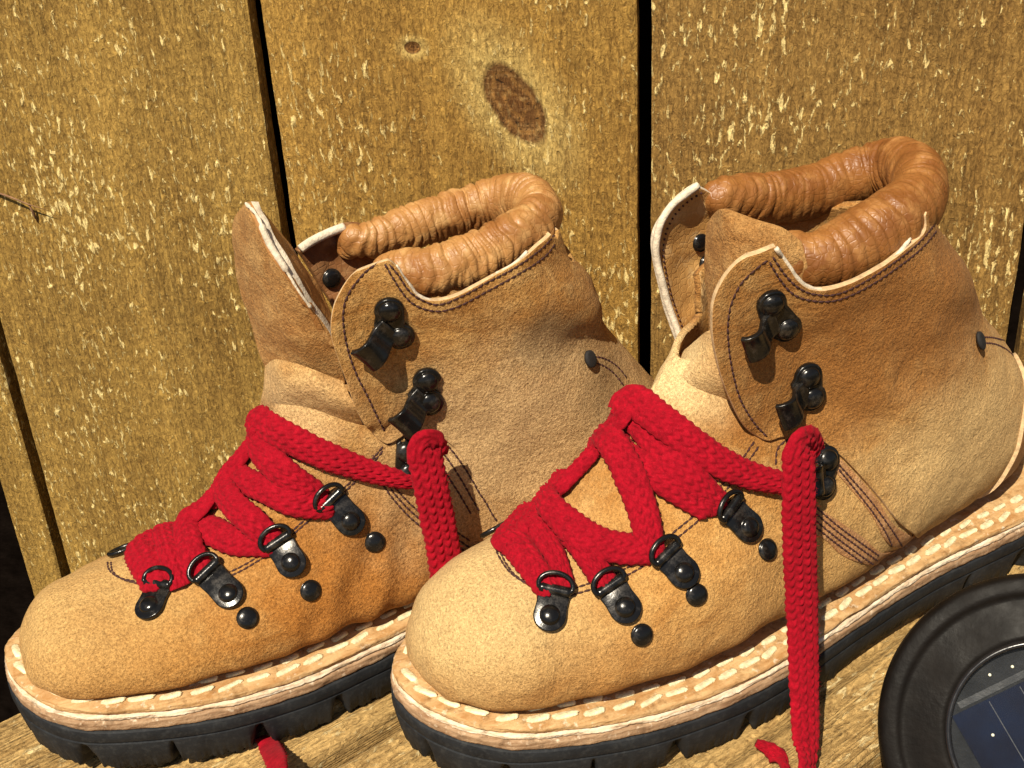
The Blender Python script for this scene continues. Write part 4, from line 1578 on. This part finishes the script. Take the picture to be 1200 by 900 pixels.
ribbon(B, lc, fz, [('l', 97, 8, 102), (262, 562, 3.0), (283, 592, 4.0), (304, 615, 3.6), (318, 634, 2.6)], 10.8, seed=15, taper=[(0, .8), (.5, 1.0), (1, .9)])
ribbon(B, lc, fz, [(270, 552, 1.2), (290, 564, 1.5), (315, 575, 1.8), (345, 589, 2.2), (378, 592, 2.4)], 9.6, seed=16)
ribbon(B, lc, fz, [('l', 103, 10, 108), (294, 504, 2.6), (312, 526, 3.6), (336, 552, 3.8), (366, 580, 3.0)], 11.0, seed=17, taper=[(0, .8), (.5, 1.0), (1, .9)])
ribbon(B, lc, fz, [('l', 102, 12, 106), (287, 500, 3.8), (304, 494, 4.6), (340, 509, 4.2), (382, 531, 3.0), (435, 551, 2.4), (472, 560, 2.8), (488, 562, 3.2)], 10.5, seed=18, taper=[(0, .8), (.2, 1.1), (.6, .95), (1, .5)])
ribbon(B, lc, fz, [('w', 508, 536, 43), ('w', 502, 522, 45), ('w', 496, 527, 47), ('w', 499, 540, 48), ('w', 505, 570, 50), ('w', 512, 605, 51), ('w', 518, 635, 52), ('w', 523, 668, 53), ('w', 527, 700, 53)],
       12.0, 2.0, 'side', seed=19)
lt = MB()
ribbon(B, lt, fz, [('w', 311, 864, 42), ('w', 317, 876, 50), ('w', 324, 892, 66), ('w', 330, 930, 86)], 7.5, 2.0, 'side', seed=20)
lt.build('lace_end', M['lace'], rootL)
laceL = lc.build('lace', M['lace'], rootL)
tag(fz.build('lace_fuzz', M['lace'], laceL, False), kind='stuff')

#SPLIT-SET
# ================================================================== fence
PHI = math.radians(11.6)
FD = V((math.cos(PHI), -math.sin(PHI), 0))           # along the fence to the right
FN = V((-math.sin(PHI), -math.cos(PHI), 0))          # towards the camera
FP = V((62, 542, 0))                                 # a point of its face


def fence_hit(px, py):
    d = (FW + EX * ((px - 600) / FPX) + EY * ((py - 450) / FPX)).normalized()
    t = (FP - CPOS).dot(FN) / d.dot(FN)
    P = CPOS + d * t
    return (P - FP).dot(FD), P.z


fence = empty('wooden_fence', tuple(FP * MM), -PHI)
tag(fence, 'rough sawn golden brown board fence standing behind both boots', 'fence')
gaps = [((3, 410), 8), ((297, 0), 7), ((755, 200), 6.2), ((1194, 360), 6.2)]
us = [fence_hit(*g[0])[0] for g in gaps]
gapl = [(-620, us[0] - 22 - 400)]
k1 = fence_hit(572, 90)
knA = fence_hit(603, 122)
knB = fence_hit(483, 56)
edges = [(us[0] - 25, us[0] - 3.2), (us[0] + 3.2, us[1] - 3.4), (us[1] + 3.0, us[2] - 3.1), (us[2] + 3.1, us[3] - 3.1), (us[3] + 3.1, us[3] + 170)]
tints = [((0.42, 0.255, 0.062), (0.29, 0.160, 0.033)), ((0.43, 0.262, 0.064), (0.30, 0.165, 0.035)), ((0.44, 0.255, 0.058), (0.31, 0.155, 0.030)),
         ((0.37, 0.215, 0.058), (0.24, 0.122, 0.028)), ((0.36, 0.21, 0.06), (0.23, 0.12, 0.028))]
for i, (a, c) in enumerate(edges):
    mid = (a + c) / 2
    kn = []
    if i == 2:
        kn = [((knA[0] - mid) * MM, knA[1] * MM, 0.0115, 0.0225, math.radians(-32)), ((knB[0] - mid) * MM, knB[1] * MM, 0.0040, 0.0030, 0.0)]
    mat = wood_mat('fence_board_wood', tuple(v * 0.88 for v in tints[i][0]), tuple(v * 0.84 for v in tints[i][1]), [0.9, 1.0, 0.85, 1.0, 1.0][i], kn, 1.0, seed=3.1 * i + 0.4)
    # front face as a fine grid with real relief
    hw = (c - a) / 2
    xs = np.linspace(-hw, hw, max(20, int(hw * 2 / 1.3)))
    zs = np.concatenate([np.linspace(-440, 225, 500), np.linspace(260, 1500, 12)])
    vs, fs = [], []
    for z in zs:
        for j, x in enumerate(xs):
            d = 0.0
            if z < 240:
                d = 0.55 * noise.noise(V((x * 0.09 + i * 9, z * 0.012, 0))) + 0.28 * noise.noise(V((x * 0.9, z * 0.11, i))) + 0.16 * noise.noise(V((x * 0.1, z * 1.2, i + 5)))
                for kk in kn:
                    kx, kz = kk[0] * 1000, kk[1] * 1000
                    ca, sa = math.cos(kk[4]), math.sin(kk[4])
                    dx, dz = x - kx, z - kz
                    e1 = (dx * ca - dz * sa) / (kk[2] * 1000); e2 = (dx * sa + dz * ca) / (kk[3] * 1000)
                    q = math.hypot(e1, e2)
                    d -= 0.9 * math.exp(-(q * 1.1) ** 6)
            edge = 0.8 if j in (0, len(xs) - 1) else 0.0
            xx = x + (0.5 * noise.noise(V((z * 0.05, i, j * 10))) if j in (0, len(xs) - 1) else 0)
            vs.append((xx, -d + edge, z))
    nx_ = len(xs)
    nz_ = len(zs)
    for r in range(nz_ - 1):
        for j in range(nx_ - 1):
            q = r * nx_ + j
            fs.append((q, q + 1, q + nx_ + 1, q + nx_))
    nb = len(vs)
    for r in range(nz_):
        vs.append((vs[r * nx_][0], 10, zs[r])); vs.append((vs[r * nx_ + nx_ - 1][0], 10, zs[r]))
    for r in range(nz_ - 1):
        fs.append((r * nx_, (r + 1) * nx_, nb + 2 * (r + 1), nb + 2 * r))
        fs.append((r * nx_ + nx_ - 1, nb + 2 * r + 1, nb + 2 * (r + 1) + 1, (r + 1) * nx_ + nx_ - 1))
        fs.append((nb + 2 * r, nb + 2 * (r + 1), nb + 2 * (r + 1) + 1, nb + 2 * r + 1))
    fs.append(tuple(range(nx_)) + (nb + 1, nb))
    fs.append(tuple((nz_ - 1) * nx_ + j for j in range(nx_)) + (nb + 2 * nz_ - 1, nb + 2 * nz_ - 2))
    o = mesh_obj('board', vs, fs, mat, fence, True, sharp=50)
    o.location = (mid * MM, 0, 0)
    o.rotation_euler = (0, 0, 0)
    fix_normals(o)
    if i == 2:
        tag(o, 'board with a large dark oval knot and a small one')
# added sheet behind the boards, near-black in place of shade in the gaps
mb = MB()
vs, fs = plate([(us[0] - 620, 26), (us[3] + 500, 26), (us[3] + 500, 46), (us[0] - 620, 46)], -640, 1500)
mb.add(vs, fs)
mb.build('gap_shade_sheet', M['void_shade'], fence, False)

# splinter standing off the left board
sx, sz = fence_hit(0, 224)
ex, ez = fence_hit(62, 243)
mx, mz = fence_hit(38, 236)
mb = MB()
mb.tube([(sx - 14, -0.6, sz + 5), (sx, -2.2, sz), ((sx + mx) / 2, -3.4, (sz + mz) / 2 + 0.5), (mx, -4.0, mz), (ex, -4.4, ez)], [0.6, 0.55, 0.5, 0.35, 0.1], 6)
tx, tz = fence_hit(45, 262)
mb.tube([(mx, -3.6, mz), ((mx + tx) / 2, -1.8, (mz + tz) / 2), (tx, 0.2, tz)], [0.45, 0.7, 0.2], 6)
mb.build('splinter', plain('splinter_wood', (0.22, 0.11, 0.05), 0.4, 0.8), fence)

# ================================================================== deck under the boots
def ground(px, py, z=0.0):
    d = (FW + EX * ((px - 600) / FPX) + EY * ((py - 450) / FPX)).normalized()
    t = (z - CPOS.z) / d.z
    return CPOS + d * t


ga, gb = ground(960, 855), ground(1060, 778)
DA = math.atan2(gb.y - ga.y, gb.x - ga.x)
deck = empty('deck', (0, 0, 0))
tag(deck, kind='structure')
DD = V((math.cos(DA), math.sin(DA), 0)); DN = V((-math.sin(DA), math.cos(DA), 0))
edge_r = ground(1020, 892)
c0 = edge_r.dot(DN)                                   # near edge of the plank seen at the right
x_ = c0
wds = [92, 92, 92, 92]
k = 0


def deck_plank(c_lo, c_hi, a0, a1, zt=0.0, seed=0):
    nx_, ny_ = 400, max(10, int((c_hi - c_lo) / 1.1))
    vs, fs = [], []
    for i in range(nx_):
        a = a0 + (a1 - a0) * i / (nx_ - 1)
        for j in range(ny_):
            c = c_lo + (c_hi - c_lo) * j / (ny_ - 1)
            q = c * 0.16 + 1.2 * noise.noise(V((a * 0.006, c * 0.03, seed)))
            d = 1.0 * math.sin(q * 3.4) * abs(math.sin(q * 0.9 + 1)) + 0.9 * noise.noise(V((a * 0.008, c * 0.5, seed + 4))) + 0.4 * noise.noise(V((a * 0.03, c * 0.8, seed))) + 0.2 * noise.noise(V((a * 0.5, c * 0.3, seed)))
            e = 1.2 if j in (0, ny_ - 1) else 0
            vs.append((a, c, zt - 0.8 + 1.0 * d - e))
    for i in range(nx_ - 1):
        for j in range(ny_ - 1):
            q = i * ny_ + j
            fs.append((q, q + ny_, q + ny_ + 1, q + 1))
    nb = len(vs)
    for i in range(nx_):
        vs.append((vs[i * ny_][0], c_lo, zt - 26)); vs.append((vs[i * ny_][0], c_hi, zt - 26))
    for i in range(nx_ - 1):
        fs.append((i * ny_, nb + 2 * i, nb + 2 * i + 2, (i + 1) * ny_))
        fs.append((i * ny_ + ny_ - 1, (i + 1) * ny_ + ny_ - 1, nb + 2 * i + 3, nb + 2 * i + 1))
        fs.append((nb + 2 * i, nb + 2 * i + 1, nb + 2 * i + 3, nb + 2 * i + 2))
    fs.append(tuple(range(ny_)) + (nb + 1, nb))
    fs.append(tuple((nx_ - 1) * ny_ + j for j in range(ny_)) + (nb + 2 * nx_ - 1, nb + 2 * nx_ - 2))
    o = mesh_obj('plank', vs, fs, M['deck_wood'], deck, True, sharp=50)
    o.rotation_euler = (0, 0, DA)
    fix_normals(o)
    return o


for (lo, hi, a_end) in ((299, 392, 352), (173, 291, 440), (47, 165, 540), (-79, 39, 640)):
    deck_plank(lo, hi, -420, a_end, 10.0, lo * 0.037)
# ground plane far below, coloured near-black to stand in for a shaded void
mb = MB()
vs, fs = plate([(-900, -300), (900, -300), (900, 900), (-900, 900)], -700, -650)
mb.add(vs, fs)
o = mb.build('ground', M['void_shade'], None, False)
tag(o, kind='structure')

# ================================================================== solar light, bottom right
def solar():
    # tilted disc facing up towards the left front
    ctr = CPOS + (FW + EX * ((1226 - 600) / FPX) + EY * ((864 - 450) / FPX)) * 400.0
    n = (CPOS - ctr).normalized()
    n = (n + V((0.10, 0.02, -0.16))).normalized()
    t = V((1, 0, 0)); t = (t - n * t.dot(n)).normalized()
    bq = n.cross(t)
    root = bpy.data.objects.new('solar_lamp', None)
    COL.objects.link(root)
    root.matrix_world = Matrix(((t.x, bq.x, n.x, ctr.x * MM), (t.y, bq.y, n.y, ctr.y * MM), (t.z, bq.z, n.z, ctr.z * MM), (0, 0, 0, 1)))
    tag(root, 'round black solar light with blue cell under glass at the lower right corner', 'solar light')

    def lathe(prof, k=128):
        mb = MB()
        G = [[(math.cos(2 * math.pi * j / k) * r, math.sin(2 * math.pi * j / k) * r, z) for j in range(k)] for r, z in prof]
        mb.grid(G, closed_v=True)
        return mb
    hm = plain('solar_housing_plastic', (0.0065, 0.005, 0.004), 0.3, 0.5, 120, 0.0002, Specular_IOR_Level=0.10)
    rimm = plain('solar_rim_plastic', (0.014, 0.013, 0.013), 0.2, 0.22, 200, 0.00004)
    pr = [(30, -34), (48, -32), (55.5, -20), (57.6, -8), (57.8, -3), (56.8, 0.2), (55, 1.2), (51.5, 1.6), (50.3, 1.2), (49.6, 0.6), (47, 0.8), (41, 2.0), (36.5, 2.8), (34.8, 2.9), (34, 2.4)]
    A = crom(pr, 70)
    o = lathe([tuple(a) for a in A]).build('housing', hm, root)
    fix_normals(o)
    o2 = lathe([(34.4, 1.2), (34.2, 3.2), (33.5, 4.0), (32.6, 4.1), (32.0, 3.4), (31.8, 1.2)]).build('lens_ring', rimm, root)
    fix_normals(o2)
    # cell plate
    t_ = NT('solar_cell')
    col = t_.mix(t_.ramp(t_.noise(60, 4), [(0.35, 0.0), (0.7, 1.0)]), (0.003, 0.004, 0.012), (0.004, 0.009, 0.028))
    cm = t_.end(col, 0.25, None, Specular_IOR_Level=0.12)
    bs = plain('lens_base', (0.007, 0.008, 0.010), 0.4, 0.6, 150, Specular_IOR_Level=0.15)
    mb = lathe([(32.2, -1.0), (0.01, -1.0)])
    mb.build('lens_base', bs, root)
    ang = math.radians(24)
    mb = MB()
    def rot2(x, y):
        return (x * math.cos(ang) - y * math.sin(ang), x * math.sin(ang) + y * math.cos(ang))
    vs, fs = plate([rot2(*q) for q in ((-25, -23), (28, -23), (22, 20), (-25, 20))], -0.9, -0.2)
    mb.add(vs, fs)
    cell = mb.build('solar_cell', cm, root, False)
    lm = plain('cell_contact', (0.02, 0.024, 0.032), 0.3, 0.5)
    for x0 in (-11, 1, 13):
        mb = MB()
        vs, fs = plate([rot2(*q) for q in ((x0, -21), (x0 + 0.3, -21), (x0 + 0.3, 19), (x0, 19))], -0.2, -0.1)
        mb.add(vs, fs)
        mb.build('contact_line', lm, cell, False)
    mb = MB()
    vs, fs = plate([rot2(*q) for q in ((-21, 21), (8, 21), (8, 23.4), (-21, 23.4))], -0.9, -0.5)
    mb.add(vs, fs)
    mb.build('circuit_strip', plain('circuit_strip', (0.010, 0.012, 0.015), 0.3, 0.6), root, False)
    led = plain('led_chip', (0.85, 0.82, 0.62), 0.1, 0.4)
    for (px, py) in ((1151, 781), (1181, 770), (1155, 861)):
        d = (FW + EX * ((px - 600) / FPX) + EY * ((py - 450) / FPX)).normalized()
        tt = (ctr - CPOS).dot(n) / d.dot(n)
        q = CPOS + d * tt - ctr
        x, y = q.dot(t), q.dot(bq)
        dm = dome(0.55, 0.4, 4, 10)
        dm.v = [(a + x, c + y, z - 0.1) for a, c, z in dm.v]
        dm.build('led', led, root)
    # clear cover, domed, slightly scratched and dusty
    gm = NT('clear_cover')
    sc = gm.noise(1, 5, 0.7, gm.map((30, 900, 30), rot=(0, 0, 0.6)))
    du = gm.ramp(gm.noise(260, 6, 0.75), [(0.55, 0.0), (0.8, 0.35)])
    gm.end((0.10, 0.11, 0.12), 0.06, None, Alpha=gm.math('ADD', gm.math('MULTIPLY', du, 0.12), 0.05), Specular_IOR_Level=0.7)
    mb = lathe([(32.0, 3.0), (24, 3.6), (16, 4.0), (8, 4.2), (0.01, 4.3)], 96)
    mb.build('glass_cover', gm.m, root)
    mb = lathe([(0.01, -36), (30, -36), (30, -33)], 48)
    mb.build('base', hm, root)
    root.scale = (400 / 455.0,) * 3
    st_ = MB()
    a_ = ctr - n * 28
    st_.tube([a_, V((a_.x, a_.y, a_.z - 20)), V((a_.x, a_.y, -60))], 9, 16)
    so_ = st_.build('stem', hm, None)
    so_.parent = root
    so_.matrix_parent_inverse = Matrix.Identity(4)
    bpy.context.view_layer.update()
    so_.matrix_parent_inverse = root.matrix_world.inverted()
    return root


solar()
